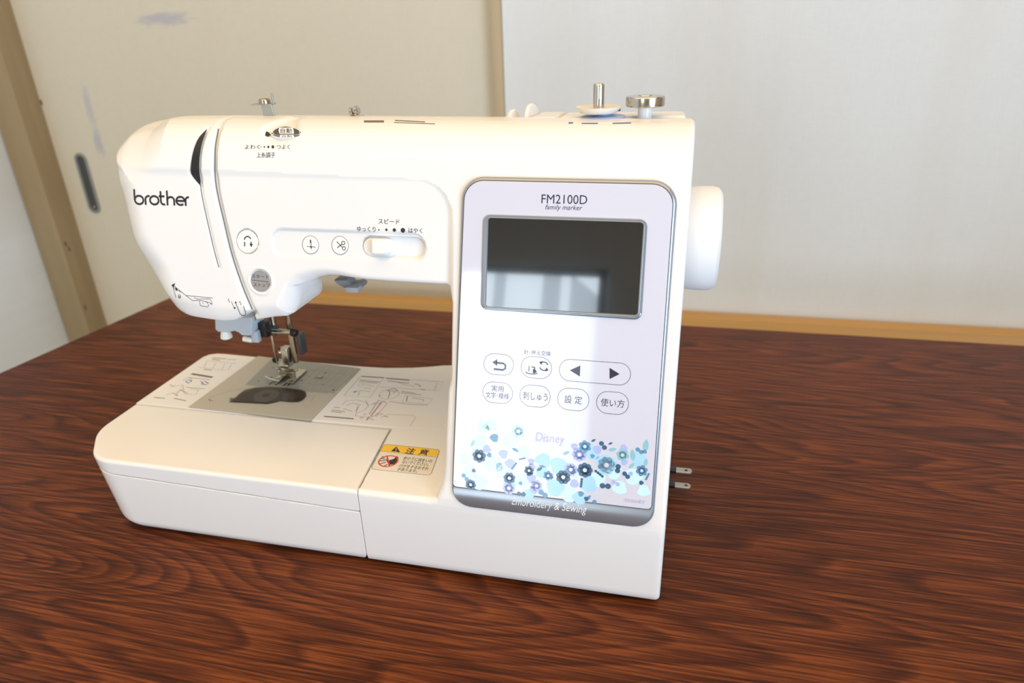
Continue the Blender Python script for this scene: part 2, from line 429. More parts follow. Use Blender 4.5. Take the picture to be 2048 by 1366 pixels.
def implicit(name, f, lo, hi, h, m, parent):
    ax = [np.arange(lo[k], hi[k] + h, h, dtype=np.float32) for k in range(3)]
    n = [len(a) for a in ax]
    Fv = f(ax[0][:, None, None], ax[1][None, :, None], ax[2][None, None, :]).astype(np.float32)
    Fv = np.broadcast_to(Fv, n); I = Fv < 0
    cnt = np.zeros([k - 1 for k in n], np.int8)
    for i in (0, 1):
        for j in (0, 1):
            for k in (0, 1): cnt += I[i:n[0] - 1 + i, j:n[1] - 1 + j, k:n[2] - 1 + k]
    cells = np.argwhere((cnt > 0) & (cnt < 8)); ids = np.full(cnt.shape, -1, np.int32)
    ids[tuple(cells.T)] = np.arange(len(cells))
    acc = np.zeros((len(cells), 3)); num = np.zeros(len(cells))
    cor = [(i, j, k) for i in (0, 1) for j in (0, 1) for k in (0, 1)]
    val = {c: Fv[cells[:, 0] + c[0], cells[:, 1] + c[1], cells[:, 2] + c[2]].astype(float) for c in cor}
    for c in cor:
        for k in range(3):
            if c[k] == 0:
                e = list(c); e[k] = 1; e = tuple(e); a, b = val[c], val[e]; s = (a < 0) != (b < 0)
                t = np.where(s, a / np.where(a - b == 0, 1, a - b), 0); q = np.tile(np.array(c, float), (len(cells), 1)); q[:, k] += t
                acc[s] += q[s]; num[s] += 1
    P = (cells + acc / num[:, None]) * h + np.array(lo)
    quads = []
    for k in range(3):
        a, b = [slice(None)] * 3, [slice(None)] * 3; a[k] = slice(0, n[k] - 1); b[k] = slice(1, n[k])
        A, B = I[tuple(a)], I[tuple(b)]; e = np.argwhere(A != B); u, v = (k + 1) % 3, (k + 2) % 3
        e = e[(e[:, u] > 0) & (e[:, v] > 0) & (e[:, u] < n[u] - 1) & (e[:, v] < n[v] - 1)]
        fl = A[tuple(e.T)]
        def idx(du, dv):
            q = e.copy(); q[:, u] -= du; q[:, v] -= dv; return ids[tuple(q.T)]
        Q = np.stack([idx(1, 1), idx(0, 1), idx(0, 0), idx(1, 0)], 1); Q[~fl] = Q[~fl][:, ::-1]; quads.append(Q)
    Q = np.concatenate(quads); Q = Q[(Q >= 0).all(1)]
    P = P.astype(np.float64)
    for _ in range(4):
        v = f(P[:, 0], P[:, 1], P[:, 2]); g = grad(f, P); st = g * (v / np.maximum((g * g).sum(1), .05))[:, None]
        ln = np.linalg.norm(st, axis=1, keepdims=True); P = P - st * np.minimum(1, .5 * h / np.maximum(ln, 1e-9))
    g = grad(f, P); g /= np.maximum(np.linalg.norm(g, axis=1, keepdims=True), 1e-9)
    me = bpy.data.meshes.new(name)
    me.vertices.add(len(P)); me.vertices.foreach_set('co', (P * .001).astype(np.float32).ravel())
    me.loops.add(Q.size); me.loops.foreach_set('vertex_index', Q.astype(np.int32).ravel())
    me.polygons.add(len(Q)); me.polygons.foreach_set('loop_start', np.arange(0, Q.size, 4, dtype=np.int32))
    me.update(calc_edges=True); me.validate()
    me.polygons.foreach_set('use_smooth', [True] * len(me.polygons))
    me.normals_split_custom_set_from_vertices(g.tolist())
    return new_obj(name, me, parent, m)

# ================================================================== SETTING
FLZ, CEZ = -.70, 1.70
XL, XR, YF, YB = -1.26, 1.40, -4.05, .86
def struct(o): o['kind'] = 'structure'; return o
def sbox(name, x0, x1, y0, y1, z0, z1, m, parent=None, bev=0):
    o = box(name, ((x0 + x1) * 500, (y0 + y1) * 500, (z0 + z1) * 500), ((x1 - x0) * 1000, (y1 - y0) * 1000, (z1 - z0) * 1000), m, parent, bev)
    return struct(o) if parent is None else o
M['plaster'] = cloth_wall('off_white_wall', (214, 206, 194), bumps=.1)
M['door_l'] = cloth_wall('cream_door_cloth', (212, 208, 193),
                         smudges=[tuple(np.r_[on_y(328, 38, 800)[[0, 2]] * .001, .062, .012, .8]), tuple(np.r_[on_y(178, 215, 800)[[0, 2]] * .001, .010, .045, .6]), tuple(np.r_[on_y(197, 285, 800)[[0, 2]] * .001, .012, .030, .75])])
M['door_r'] = cloth_wall('pale_door_cloth', (222, 229, 234))
sbox('floor', -3.6, XR + .1, YF - .1, YB + .1, FLZ - .05, FLZ, M['floorwood'])
sbox('ceiling', -3.6, XR + .1, YF - .1, YB + .1, CEZ, CEZ + .05, M['ceilwood'])
sbox('wall_back', XL - .1, XR + .1, YB, YB + .1, FLZ, CEZ, M['plaster'])
sbox('wall_left', XL - .1, XL, -1.6, YB, FLZ, CEZ, M['plaster'])
def wall_with_hole(name, axis, pos, a0, a1, h0, h1, b0, b1):
    bm = bmesh.new()
    for (p, q, z0, z1) in ((a0, h0, FLZ, CEZ), (h1, a1, FLZ, CEZ), (h0, h1, FLZ, b0), (h0, h1, b1, CEZ)):
        if axis == 'y': bm_box(bm, ((p + q) * 500, pos * 1000, (z0 + z1) * 500), ((q - p) * 1000, 100, (z1 - z0) * 1000))
        else: bm_box(bm, (pos * 1000, (p + q) * 500, (z0 + z1) * 500), (100, (q - p) * 1000, (z1 - z0) * 1000))
    return struct(from_bm(name, bm, M['plaster'], smooth=False))
wall_with_hole('wall_front', 'y', YF - .05, -3.6, XR + .1, -1.42, -.40, -.64, 1.0)
wall_with_hole('wall_right', 'x', XR + .05, YF, YB, -2.2, -.7, -.5, 1.0)

# sliding doors along the back
YD = .80
jx = on_y(1010, 200, 774)[0] * .001
sbox('door_1', -1.19, jx + .06, YD, YD + .022, FLZ + .001, CEZ - .05, M['door_l'])
door1 = bpy.data.objects['door_1']
sbox('door_2', jx, jx + .95, YD - .026, YD - .004, FLZ + .001, CEZ - .05, M['door_r'])
door2 = bpy.data.objects['door_2']
sbox('door_edge', jx - .019, jx - .0005, YD - .024, YD - .004, FLZ + .001, CEZ - .05, M['frame'], door2, bev=4)
sbox('door_3', jx + .93, XR, YD, YD + .022, FLZ + .001, CEZ - .05, M['door_r'])
# recessed pull
hp = [on_y(*q, 800) for q in ((162, 306), (189, 426))]
hx = (hp[0][0] + hp[1][0]) / 2; hz0, hz1 = hp[1][2], hp[0][2]
def wall_map(p, h=0.0): p = np.asarray(p); return np.stack([p[:, 0], np.full(len(p), 800.0) - h, p[:, 1]], 1)
pull = round_poly([(hx - 14, hz0), (hx + 14, hz0), (hx + 14, hz1), (hx - 14, hz1)], 13.5, 10)
plate('pull_rim', pull, [(0, -.5), (0, 1.6), (1, 2.4), (4.6, 2.2), (5.4, .4), (6, -6)], wall_map, M['pullrim'], door1)
plate('pull_cup', inset(ccw(pull), 5.6), [(0, -.4), (0.2, .6), (.6, .7)], wall_map, M['cup'], door1)
lathe('pull_pin', [(2.6, 0), (2.6, 1.5), (1.4, 2.6)], (hx + 1, 799.0, hz0 + 12), M['brass'], door1, axis=(0, -1, 0), n=16)
# sill under the doors, corner post
rx0 = on_y(520, 580, 770)[0] * .001
sbox('trim_1', rx0, XR, YD - .055, YD - .027, FLZ, on_y(1700, 652, 745)[2] * .001, M['rail'], bev=2)
sbox('trim_2', -1.25, -1.19, YD - .05, YB, FLZ, CEZ, M['post'], bev=2)
for px, py in ((82, 205), (131, 488), (138, 498), (170, 615)):
    q = on_y(px, py, 749); box('nail_mark', (q[0], 749.6, q[2]), (3, 1.2, 9), M['darkgrey'], bpy.data.objects['trim_2'], .2)
# left wall: pale sliding panel with a slim edge strip
def lwall(px, py):
    d = ray(px, py); return CAM + d * ((XL * 1000 + 8 - CAM[0]) / d[0])
ly = lwall(58, 330)[1] * .001
sbox('door_4', XL, XL + .008, -1.2, ly, FLZ, CEZ - .05, M['door_r'])
# windows behind the photographer (frames; the daylight lamps stand in their openings)
def window(name, axis, pos, a0, a1, b0, b1, bars):
    bm = bmesh.new(); t = 45
    segs = [(a0, a1, b0, b0 + .05), (a0, a1, b1 - .05, b1), (a0, a0 + .05, b0, b1), (a1 - .05, a1, b0, b1)] + [(a - .03, a + .03, b0, b1) for a in bars]
    for p, q, z0, z1 in segs:
        c = ((p + q) * 500, pos * 1000, (z0 + z1) * 500) if axis == 'y' else (pos * 1000, (p + q) * 500, (z0 + z1) * 500)
        d = ((q - p) * 1000, t, (z1 - z0) * 1000) if axis == 'y' else (t, (q - p) * 1000, (z1 - z0) * 1000)
        bm_box(bm, c, d, 3)
    o = from_bm(name, bm, M['darkgrey']); return struct(o)
window('window_1', 'y', -3.93, -1.42, -.40, -.64, 1.0, [])
win1 = bpy.data.objects['window_1']
M['curtain'] = mat('sheer_blue_curtain', (120, 160, 200), .9, spec=.1, var=.05, alpha=.45)
def curtain(x0, x1, z1, z2):                     # hanging cloth with folds, between two heights of its swagged top edge
    n = max(6, int((x1 - x0) / .02)); V = []; Fc = []
    for i in range(n + 1):
        t = i / n; x = x0 + (x1 - x0) * t; y = -3.86 + .025 * math.sin(t * (x1 - x0) / .09 * 6.28)
        V += [(x, y, -.62), (x, y, z1 + (z2 - z1) * t)]
    for i in range(n): Fc.append((2 * i, 2 * i + 2, 2 * i + 3, 2 * i + 1))
    from_arrays('curtain', V, Fc, M['curtain'], win1, scale=1.0)
curtain(-.80, -.68, .98, .98); curtain(-.62, -.42, .95, .80); curtain(-1.12, -1.05, .98, .98)
window('window_2', 'x', XR - .01, -2.2, -.7, -.5, 1.0, [-1.45])

# ================================================================== TABLE
tb = bpy.data.objects.new('wooden_table', None); COL.objects.link(tb); tb.location = (0, 0, FLZ)
tb['label'] = 'large red-brown wooden table with streaked grain under the sewing machine'; tb['category'] = 'table'
def under(o, p):                                        # keep world position when parented to a moved empty
    o.matrix_parent_inverse = Matrix.Translation(-Vector(p.location)); return o
c_bl = on_z(350, 590, 0)[:2]; c_l = on_z(0, 745, 0)[:2]
dirl = (c_l - c_bl) / np.linalg.norm(c_l - c_bl)
fl = c_bl + dirl * ((-430 - c_bl[1]) / dirl[1])
back_r = on_z(2048, 690, 0)[:2]; db = (back_r - c_bl) / np.linalg.norm(back_r - c_bl); br = c_bl + db * 1560
top_poly = round_poly([c_bl, fl, (br[0], -430), br], 6, 5)
def tmap(p, h): p = np.asarray(p); return np.stack([p[:, 0], p[:, 1], np.full(len(p), h)], 1)
under(plate('table_top', top_poly, [(2, -32), (0, -30), (0, -2), (.6, -.6), (2, 0)], tmap, M['table'], tb), tb)
cx_, cy_ = top_poly.mean(0)
for (x, y) in ((c_bl[0] + 60, c_bl[1] - 60), (fl[0] + 80, -370), (br[0] - 70, -370), (br[0] - 70, br[1] - 60)):
    under(box('leg', (x, y, (FLZ * 1000 - 32) / 2), (60, 60, -FLZ * 1000 - 32), M['table'], tb, bev=4), tb)
under(box('apron', ((c_bl[0] + br[0]) / 2, c_bl[1] - 60, -62), (br[0] - c_bl[0] - 180, 22, 60), M['table'], tb, bev=2), tb)

# ================================================================== SEWING MACHINE
sm = bpy.data.objects.new('sewing_machine', None); COL.objects.link(sm)
sm['label'] = 'white electronic sewing machine with grey-framed control panel on the wooden table'; sm['category'] = 'sewing machine'

# ---- housing: column, arm, head and right-hand base in one shell ----
def smooth_curve(pts, k=6):
    pts = np.asarray(pts, float); out = []
    for i in range(len(pts) - 1):
        a, b, c, d = pts[max(i - 1, 0)], pts[i], pts[i + 1], pts[min(i + 2, len(pts) - 1)]
        for t in np.arange(k) / k: out.append(.5 * (2 * b + (c - a) * t + (2 * a - 5 * b + 4 * c - d) * t * t + (3 * b - a - 3 * c + d) * t ** 3))
    return np.array(out + [pts[-1]])
RL = lambda z: 16 + 30 * sst(z, 166, 216)
left_px = [(410, 630), (375, 625), (345, 610), (325, 580), (310, 550), (292, 512), (275, 470), (250, 400), (240, 370), (233, 335), (234, 300), (243, 280), (262, 258), (300, 247)]
left = []
for a, b in left_px:
    z_ = lean_xz(a, b, 10)[1]; r_z = float(RL(np.float64(z_)))
    if b > 605: left.append(arm_xz(a, b, 9) + np.array([-.8 if b < 615 else 0, -1.6]))
    elif b < 290: left.append(lean_xz(a, b, 14) - np.array([{280: 12, 258: 9, 247: 4}[b], 0]))
    else: left.append((arm_xz if b > 340 else lean_xz)(a, b, .31 * r_z) - np.array([.275 * r_z + {580: 5.0, 550: 8.6, 512: 7.4, 470: 3.6, 400: 0.2}.get(b, 0), 0]))
left = [np.array(q) for q in smooth_curve(left, 5)]
bot = [arm_xz(*q) for q in ((897, 575), (890, 571.5), (853, 569.5), (780, 565), (715, 560), (672, 558), (650, 560), (628, 565.5), (607, 575), (593, 590), (585, 607), (579, 625), (573, 637), (562, 642), (540, 643))] + [arm_xz(510, 643, 4), arm_xz(450, 640, 8)]
colm = [lean_xz(*q) for q in ((880, 978), (885, 960), (888, 930), (891, 860), (898, 725), (900, 650), (901, 610))]
bedl = lean_xz(860, 990)[0]
OUT = ccw([(-3, 1.7), (-.8, 2.6), (0, 5), (.4, 60), (1.2, 200), (1.6, 300), (-300, 300)] + [tuple(q) for q in left[::-1]] + [tuple(q) for q in bot[::-1]] + [tuple(q) for q in colm[::-1]]
          + [(colm[0][0] - 3, 63.2), (colm[0][0] - 7, BZ), (-215, BZ), (-215, 1.7)])
tanl = math.tan(LEAN)
AY, AR = 54.6, 31.0
arc = [(AY + AR * (math.sin(math.radians(75)) - math.sin(math.radians(75 - a))), 60 + AY / tanl + AR * (math.cos(math.radians(75 - a)) - math.cos(math.radians(75)))) for a in (0, 6, 12, 18, 25, 32, 38, 44, 50, 56, 62, 68, 72)]
PRO = [(7, 1.7), (4.6, 2.0), (2.6, 3.0), (1.2, 4.6), (.4, 6.8), (0, 10), (0, 55), (.25, 59), (1.1, 64)] + [(tanl * (z - 60), z) for z in (72, 120, 180, 240)] + arc
ztop = arc[-1][1]
PRO += [(arc[-1][0] + 8, ztop + .5), (arc[-1][0] + 18, ztop - .3), (130, ztop - 3.4), (148, ztop - 9), (160, ztop - 20), (166, ztop - 36), (172, 100), (186, 84), (189, 60), (189, 4), (186, 1.7)]
PRO = ccw(PRO)
cr = [lean_xz(*q) for q in ((236, 338), (430, 347), (800, 353), (903, 395), (904, 560))]
REC = round_poly([(-460, cr[0][1] + 1.0), (cr[3][0], cr[2][1]), (cr[4][0], 90), (-460, 90)], [0, 22, 0, 0] if False else 22, 10)
c_y = arm_xz(700, 491)[1]
pk0, pk1 = arm_xz(541, 490)[0], arm_xz(852, 495)[0]
sk0, sk1 = arm_xz(722, 494)[0], arm_xz(849, 497)[0]
pk_h = 8.6
btn_rev, btn_go = arm_xz(495, 483), arm_xz(521, 562)
def housing(x, y, z, cuts=True):
    O = poly_sdf(x, z, OUT); P = poly_sdf(y, z, PRO) + .0125 * np.maximum(x + 290, 0) * sst(z, 225, 282)
    up = sst(z, 150, 172)
    r = 3.2 + up * 9 * sst(-x, 190, 230) * sst(-z, -215, -190)
    f = rmax(O, P, r)
    # front face alone: sloping plane with the arm's recess, the button pocket and the button wells let into it
    add = arm_depth(z) * sst(-poly_sdf(x, z, REC), -2.0, 3.6) * sst(z, 130, 140)
    qx = np.clip(x, pk0 + pk_h, pk1 - pk_h); sd = np.sqrt((x - qx) ** 2 + (z - c_y) ** 2) - pk_h
    add = add + 1.3 * sst(-sd, -.6, 1.4)
    qx = np.clip(x, sk0 + 6.2, sk1 - 6.2); sd = np.sqrt((x - qx) ** 2 + (z - c_y + .6) ** 2) - 6.2
    add = add + 3.0 * sst(-sd, -.5, .9)
    for c, rr in ((btn_rev, 7.9), (btn_go, 7.6)):
        sd = np.sqrt((x - c[0]) ** 2 + ((z - c[1]) / CS) ** 2) - rr
        add = add + 1.0 * sst(-sd, -.4, .8) - .5 * np.exp(-((sd - .9) / .9) ** 2) * (c is btn_go)
    dn = -(y - (z - 60) * tanl) * CS + add
    f = np.maximum(f, rmax(O, dn, r + sst(-x, 285, 375) * up * (RL(z) - 3.2)))
    # the bed's rear edge and the oblique joint with the accessory box
    f = np.maximum(f, y - 174.5 - 300 * sst(z, 70, 90) - 300 * sst(x, -196, -188))
    f = np.maximum(f, -(x + 197.3 + .0935 * y) - 300 * sst(z, 70, 90))
    # lower head: rounded in plan at its inner rear corner
    hp_ = np.maximum(np.sqrt(np.maximum(x + 288, 0) ** 2 + np.maximum(y - 62, 0) ** 2) - 46, -60) - 100 * sst(-x, 285, 312)
    f = rmax(f, hp_ - 80 * sst(z, 187, 197) - 300 * sst(x, -215, -195), 3.0)
    add = 0
    fr = np.clip((110 - y) / 20, 0, 1)
    if cuts:
        add = add + 4.6 * np.exp(-(line_dist(x, z, groove) / (1.45 + .9 * sst(-z, -205, -165))) ** 2)
        add = add + 1.3 * sst(-poly_sdf(x, z, SLOT), -1.9, .3)
        add = add + .8 * np.exp(-(line_dist(x, z, thin) / 1.3) ** 2)
        sd = np.sqrt(((x - dial_c[0]) / 1.9) ** 2 + (z - dial_c[1]) ** 2) - 5.0
        add = add + 2.6 * sst(-sd, -3.0, 2.0)
    return f + add * fr
def shell(p, h=0.0, f=lambda a, b, c: housing(a, b, c, False)):
    """(x, s) on the sloping front -> point of the housing's own surface, raised by h"""
    q = lean_map(np.asarray(p), 0.0); d = q - CAM; d /= np.linalg.norm(d, axis=1, keepdims=True); q = q - d * 30
    for _ in range(70):
        q = q + d * np.clip(f(q[:, 0], q[:, 1], q[:, 2]), -2, 4)[:, None] * .75
    g = grad(f, q); g /= np.linalg.norm(g, axis=1, keepdims=True)
    return q + g * h

def on_shell(pts):
    q = shell(np.array([on_lean(*p) for p in pts]), 0.0); return [np.array([a[0], a[2]]) for a in q]
groove = on_shell([(443, 243), (436, 262), (430, 290), (428, 320), (429, 347), (434, 385), (446, 440), (463, 510), (484, 575), (505, 625), (512, 640)])
SLOT = ccw(on_shell([(413, 258), (396, 278), (385, 303), (379, 330), (379, 346), (386, 357), (401, 372), (402, 358), (399, 345), (399, 330), (400, 310), (406, 283), (416, 259)]))
thin = on_shell([(401, 370), (404, 390), (409, 415), (418, 455), (428, 498), (438, 535)])
dial_c = on_shell([(557, 265)])[0]
body = implicit('housing', housing, (-404, -4, -1.2), (5, 193, ztop + 4), 1.2, M['white'], sm)

# black inside of the take-up slot
sL = smooth_curve([(414, 258), (397, 277), (387, 302), (382, 330), (382, 345), (388, 356), (401, 371)])
sR = smooth_curve([(414.5, 258.5), (405, 283), (400, 308), (398.5, 330), (399, 345), (401, 360), (401.5, 371)])
V = np.array([on_lean(*(a * (1 - t) + b * t)) for a, b in zip(sL, sR) for t in (0, .33, .67, 1)])
from_arrays('take_up_slot', shell(V, .06), [(i * 4 + k, i * 4 + k + 1, i * 4 + k + 5, i * 4 + k + 4) for i in range(len(sL) - 1) for k in range(3)], M['black'], sm)
deep = lambda p, h: shell(p, h, housing)
pr = Print(deep, .3); pr.stroke(smooth_curve([(401, 370), (404, 390), (409, 415), (418, 455), (428, 498), (438, 535)]), .55); pr.build('slot_line', 'darkgrey', body)
pr = Print(deep, .25); pr.stroke(smooth_curve([(437, 258), (431, 290), (429.5, 320), (430, 350), (434.5, 385), (447, 440), (464, 510), (486, 575), (507, 625), (512, 640)]), .95); pr.build('groove_shade', 'groove_shade_grey', body)  # grey stroke paints the channel's shade along the groove bottom

def lettering(name, parent, ink, items, h=.2, mapf=None):
    p = Print(mapf or shell, h)
    for it in items: p.text(*it[:5], **(it[5] if len(it) > 5 else {}))
    return p.build(name, ink, parent)
# maker's name: drawn as rounded strokes
def maker_name():
    p = Print(shell, .12); W = 1.35
    x0, x1 = on_lean(268, 400)[0], on_lean(373, 400)[0]; yb, yt = on_lean(300, 410)[1], on_lean(300, 379)[1]
    u = (x1 - x0) / 29.5; v = (yt - yb) / 9.0
    T = lambda q: [(x0 + a * u, yb + b * v) for a, b in q]
    R = 2.45
    def arc_(cx, cy, a0, a1, r=R): return [(cx + r * math.cos(math.radians(a0 + (a1 - a0) * i / 16)), cy + r * math.sin(math.radians(a0 + (a1 - a0) * i / 16))) for i in range(17)]
    st = lambda q, c=False: p.stroke(T(q), W, c, px=False)
    st([(.5, 9), (.5, 2.6)]); st(arc_(3, 2.8, 0, 360)[:-1], True)
    st([(6.6, 0), (6.6, 3)] + arc_(8.6, 3.2, 180, 75, 2.0))
    st(arc_(11.6, 2.8, 0, 360)[:-1], True)
    st([(15.3, 8.2), (15.3, 2.2)] + arc_(17, 2.2, 180, 290, 1.7)); st([(14.2, 5.2), (17.4, 5.2)])
    st([(18.9, 8.6), (18.9, 0)]); st([(18.9, 2.8)] + arc_(20.8, 3.0, 180, 0, 1.9) + [(22.7, 0)])
    st([(24.0, 2.8), (28.5, 2.8)]); st(arc_(26.2, 2.8, 0, 310, 2.35))
    st([(29.0, 0), (29.0, 3)] + arc_(30.8, 3.2, 180, 85, 1.8))
    return p.build('maker_name', 'ink', body)
maker_name()
lettering('tension_lettering', body, 'ink', [('よわく', 505, 294, 30, 9), ('つよく', 567, 294, 26, 9), ('上糸調子', 532, 310, 37, 11)])
for it in [(x, 294, r) for x, r in ((522, .3), (529, .5), (537, .7), (546, .95))] + [(x, y, r) for x, y, r in ((758, 459.5, .45), (773, 459.5, .75), (789, 460, 1.05), (806, 460.5, 1.4))]:
    p = Print(shell, .12); p.h = .22; p.disc(it[:2], it[2]); p.build('scale_dot', 'ink', body)
lettering('speed_lettering', body, 'ink', [('スピード', 778, 443, 42, 10), ('ゆっくり', 733, 458, 37, 10), ('はやく', 831, 461, 28, 10)])
# threading marks on the head
p = Print(shell, .12); w = .32
p.stroke([(345, 570), (352, 595)], w); p.stroke([(345, 570), (356, 578), (372, 591), (385, 601), (402, 601), (420, 605), (425, 610)], w); p.stroke([(372, 591), (426, 596)], w)
p.stroke([(388, 595), (394, 598), (420, 598), (425, 606), (420, 608)], w); p.stroke([(399, 602), (401, 611), (415, 614), (418, 611), (412, 602)], w)
p.poly([(343, 570), (351, 566), (347, 576)]); p.poly([(350, 572), (356, 580), (352, 582)]); p.stroke([(347, 576), (362, 584)], w); p.ring((359, 592), .9, .3); p.ring((359, 594.5), .7, .3); p.stroke([(405, 605), (407, 607)], w)
p.stroke([(463, 603), (469, 617)], w); p.poly([(467, 615), (471.5, 614), (470, 619)])
p.stroke([(472, 607), (480, 627), (484, 631), (490, 631), (492, 627), (487, 612)], w + .1); p.poly([(469.5, 607), (474, 606), (471, 602)])
p.stroke([(458, 597), (456, 601), (460, 602), (458, 605)], w); p.stroke([(478, 604), (481, 603), (480, 606), (483, 607), (481, 610)], w)
p.build('threading_marks', 'ink', body)

# ---- arm buttons
def arm_surface(px, py): return on_lean(px, py)
def round_button(name, px, py, r, m, top=.55):
    c = on_arm(px, py); poly = [c + r * np.array([math.cos(2 * math.pi * i / 40), math.sin(2 * math.pi * i / 40)]) for i in range(40)]
    base = shell(np.array([on_lean(px, py)]), 0)[0]; d = (base - P0).dot(-NIN); c = np.array([base[0], (base - P0).dot(UP)])
    poly = [c + r * np.array([math.cos(2 * math.pi * i / 40), math.sin(2 * math.pi * i / 40)]) for i in range(40)]
    f = lambda q, h: lean_map(q, d + h)
    return plate(name, poly, [(0, -1.0), (0, top - .35), (.12, top - .1), (.4, top)], f, M[m], sm), (lambda q, h: lean_map(q, d + top + h))
b, mp = round_button('reverse_button', 495, 483, 7.1, 'white_soft', .6)
p = Print(mp, .06, on_arm); c = on_arm(495, 483)
A = lambda q: [(c[0] + a, c[1] + bb) for a, bb in q]
p.ring((c[0] - .1, c[1] + .9), 2.3, .75, px=False, a0=20, a1=180, k=16); p.stroke(A([(-2.4, -.3), (-2.4, -3.2)]), .75, px=False)
p.stroke(A([(2.3, 0), (2.3, -1.6)]), .75, px=False); p.poly(A([(1.0, -1.4), (3.6, -1.4), (2.3, -3.6)]), px=False)
p.build('reverse_mark', 'ink', b)
b, mp = round_button('start_stop_button', 521, 562, 7.0, 'startgrey', .7)
p = Print(mp, .06, on_arm); p.text('スタート', 519.5, 553, 34, 8); p.text('ストップ', 523, 570, 33, 8); p.stroke([(503, 560), (537, 564)], .3); p.build('start_stop_lettering', 'ink', b)
b, mp = round_button('needle_button', 621, 490, 5.3, 'white_soft', .5)
p = Print(mp, .06, on_arm); c = on_arm(621, 490)
p.stroke(A([(-3, -1.0), (3, -1.3)]), .35, px=False); p.stroke(A([(-.3, 1.2), (-.4, 3.2)]), .9, px=False); p.stroke(A([(-.6, 1.4), (-.3, -1.0)]), .25, px=False); p.stroke(A([(.1, 1.4), (.15, -1.0)]), .25, px=False); p.poly(A([(-.7, -.8), (.6, -.8), (0, -3.0)]), px=False)
p.build('needle_mark', 'ink', b)
b, mp = round_button('cutter_button', 680, 491, 5.3, 'white_soft', .5)
p = Print(mp, .06, on_arm); c = on_arm(680, 491)
p.stroke(A([(-2.6, 2.3), (1.2, -1.2)]), .5, px=False); p.stroke(A([(-2.4, -1.6), (1.0, .9)]), .5, px=False); p.ring((c[0] + 1.8, c[1] + 1.6), 1.05, .45, px=False); p.ring((c[0] + 2.2, c[1] - 1.7), 1.05, .45, px=False)
p.build('scissors_mark', 'ink', b)
for nm, q in (('needle_button', (621, 490)), ('cutter_button', (680, 491))):
    pr = Print(shell, .06); pr.ring(q, 5.65, .28); pr.build('button_gap', 'ink_grey', body)
pr = Print(shell, .06); pr.ring((495, 483), 7.75, .3); pr.build('button_gap', 'ink_grey', body)
# speed slider: low oval carrier with an upright thumb ridge
b0 = shell(np.array([on_lean(758, 495)]), 0)[0]; d0 = (b0 - P0).dot(-NIN); c = on_arm(757, 495)
fm = lambda q, h: lean_map(q, d0 + h)
carr = round_poly([c + np.array(q) for q in ((-11.2, -5.6), (11.0, -5.6), (11.0, 5.6), (-11.2, 5.6))], 5.5, 10)
sl = plate('speed_slider', carr, [(0, -.6), (0, 2.0), (.4, 2.8), (1.2, 3.2)], fm, M['white_soft'], sm)
c2 = on_lean(763, 495, -d0 - 5.0)
thumb = round_poly([c2 + np.array(q) for q in ((-6.2, -5.2), (6.6, -5.2), (6.6, 5.6), (-6.2, 5.6))], [2.2, 4.5, 4.5, 2.2], 8)
plate('thumb_ridge', thumb, [(0, 2.6), (.15, 5.6), (.5, 7.2), (1.1, 8.2), (1.9, 8.6)], fm, M['white_soft'], sl)
pr = Print(shell, .1)

# ---- tension dial in its scoop
dl = [(539, 268), (547, 259), (558, 253.5), (572, 251.5), (588, 254), (600, 260), (607, 266), (599, 273), (588, 277), (560, 277), (548, 274)]
q = np.array([on_lean(*v) for v in dl])
q = round_poly(q, 1.6, 4)
dcen = q.mean(0)
def dial_map(p, h):
    p = np.asarray(p); base = shell(p, 0.0); nn = grad(lambda a, b, c: housing(a, b, c, False), base); nn /= np.linalg.norm(nn, axis=1, keepdims=True)
    return base + nn * ((np.asarray(h).reshape(-1, 1) if np.ndim(h) else h) - 1.3)
dial = plate('tension_dial', q, [(0, -4), (0, 1.3), (.3, 1.7), (.7, 1.75)], dial_map, M['white'], sm)
face = [(543, 268.5), (550, 261), (560, 256), (572, 254.5), (586, 256.5), (597, 261), (603, 266), (598, 269.5), (570, 270), (550, 270)]
pr = Print(dial_map, 1.85); pr.poly(face); pr.build('dial_face', 'darkgrey', dial)
pr = Print(dial_map, 1.88); pr.poly([(545, 270.5), (602, 270.5), (597, 273.5), (588, 276), (562, 276), (551, 273.5)]); pr.build('dial_lower_face', 'ink_grey', dial)
pr = Print(dial_map, 1.95); pr.poly([(559, 257), (587, 257), (588, 262), (589, 269), (560, 269), (558, 263)]); pr.poly([(562, 271), (587, 271), (590, 276), (560, 276)]); pr.stroke([(546, 266), (549, 269)], .35); pr.stroke([(598, 262), (601, 264), (599, 267)], .4); pr.build('dial_tab', 'ink_white', dial)
pr = Print(dial_map, 2.05); pr.text('自動', 573.5, 263, 23, 9.5); pr.build('dial_lettering', 'ink', dial)
pr = Print(dial_map, 2.05); pr.text('自動', 575, 273.5, 20, 4.0); pr.build('dial_lettering', 'ink_grey', dial)
pr = Print(shell, -1.4); pr.poly([(521, 263), (527, 259), (534, 260), (540, 266), (534, 270), (526, 268)]); pr.build('dial_opening', 'black', body)

# ---- control panel
fo = [on_lean(*q) for q in ((925.5, 352.5), (1357.5, 361.5), (1306, 1062), (903, 1013))]
frame_poly = round_poly(fo, [13.5, 13.5, 13.5, 13.5], 12)
s_bot = min(q[1] for q in fo); s_edge = on_lean(1115, 995)[1]
def panel_map(p, h):
    p = np.asarray(p); t = np.clip((s_edge - p[:, 1]) / 12.0, 0, 1.2); return lean_map(p, np.asarray(h) - 1.9 * t ** 2 + 0 * p[:, 0])
PH = 2.2
# subdivided silver frame so that its foot can curve
frame = plate('panel_frame', frame_poly, [(0, -1.5), (0, .3), (.3, 1.1), (1.0, PH - .25), (2.0, PH)], panel_map, M['silver'], sm)
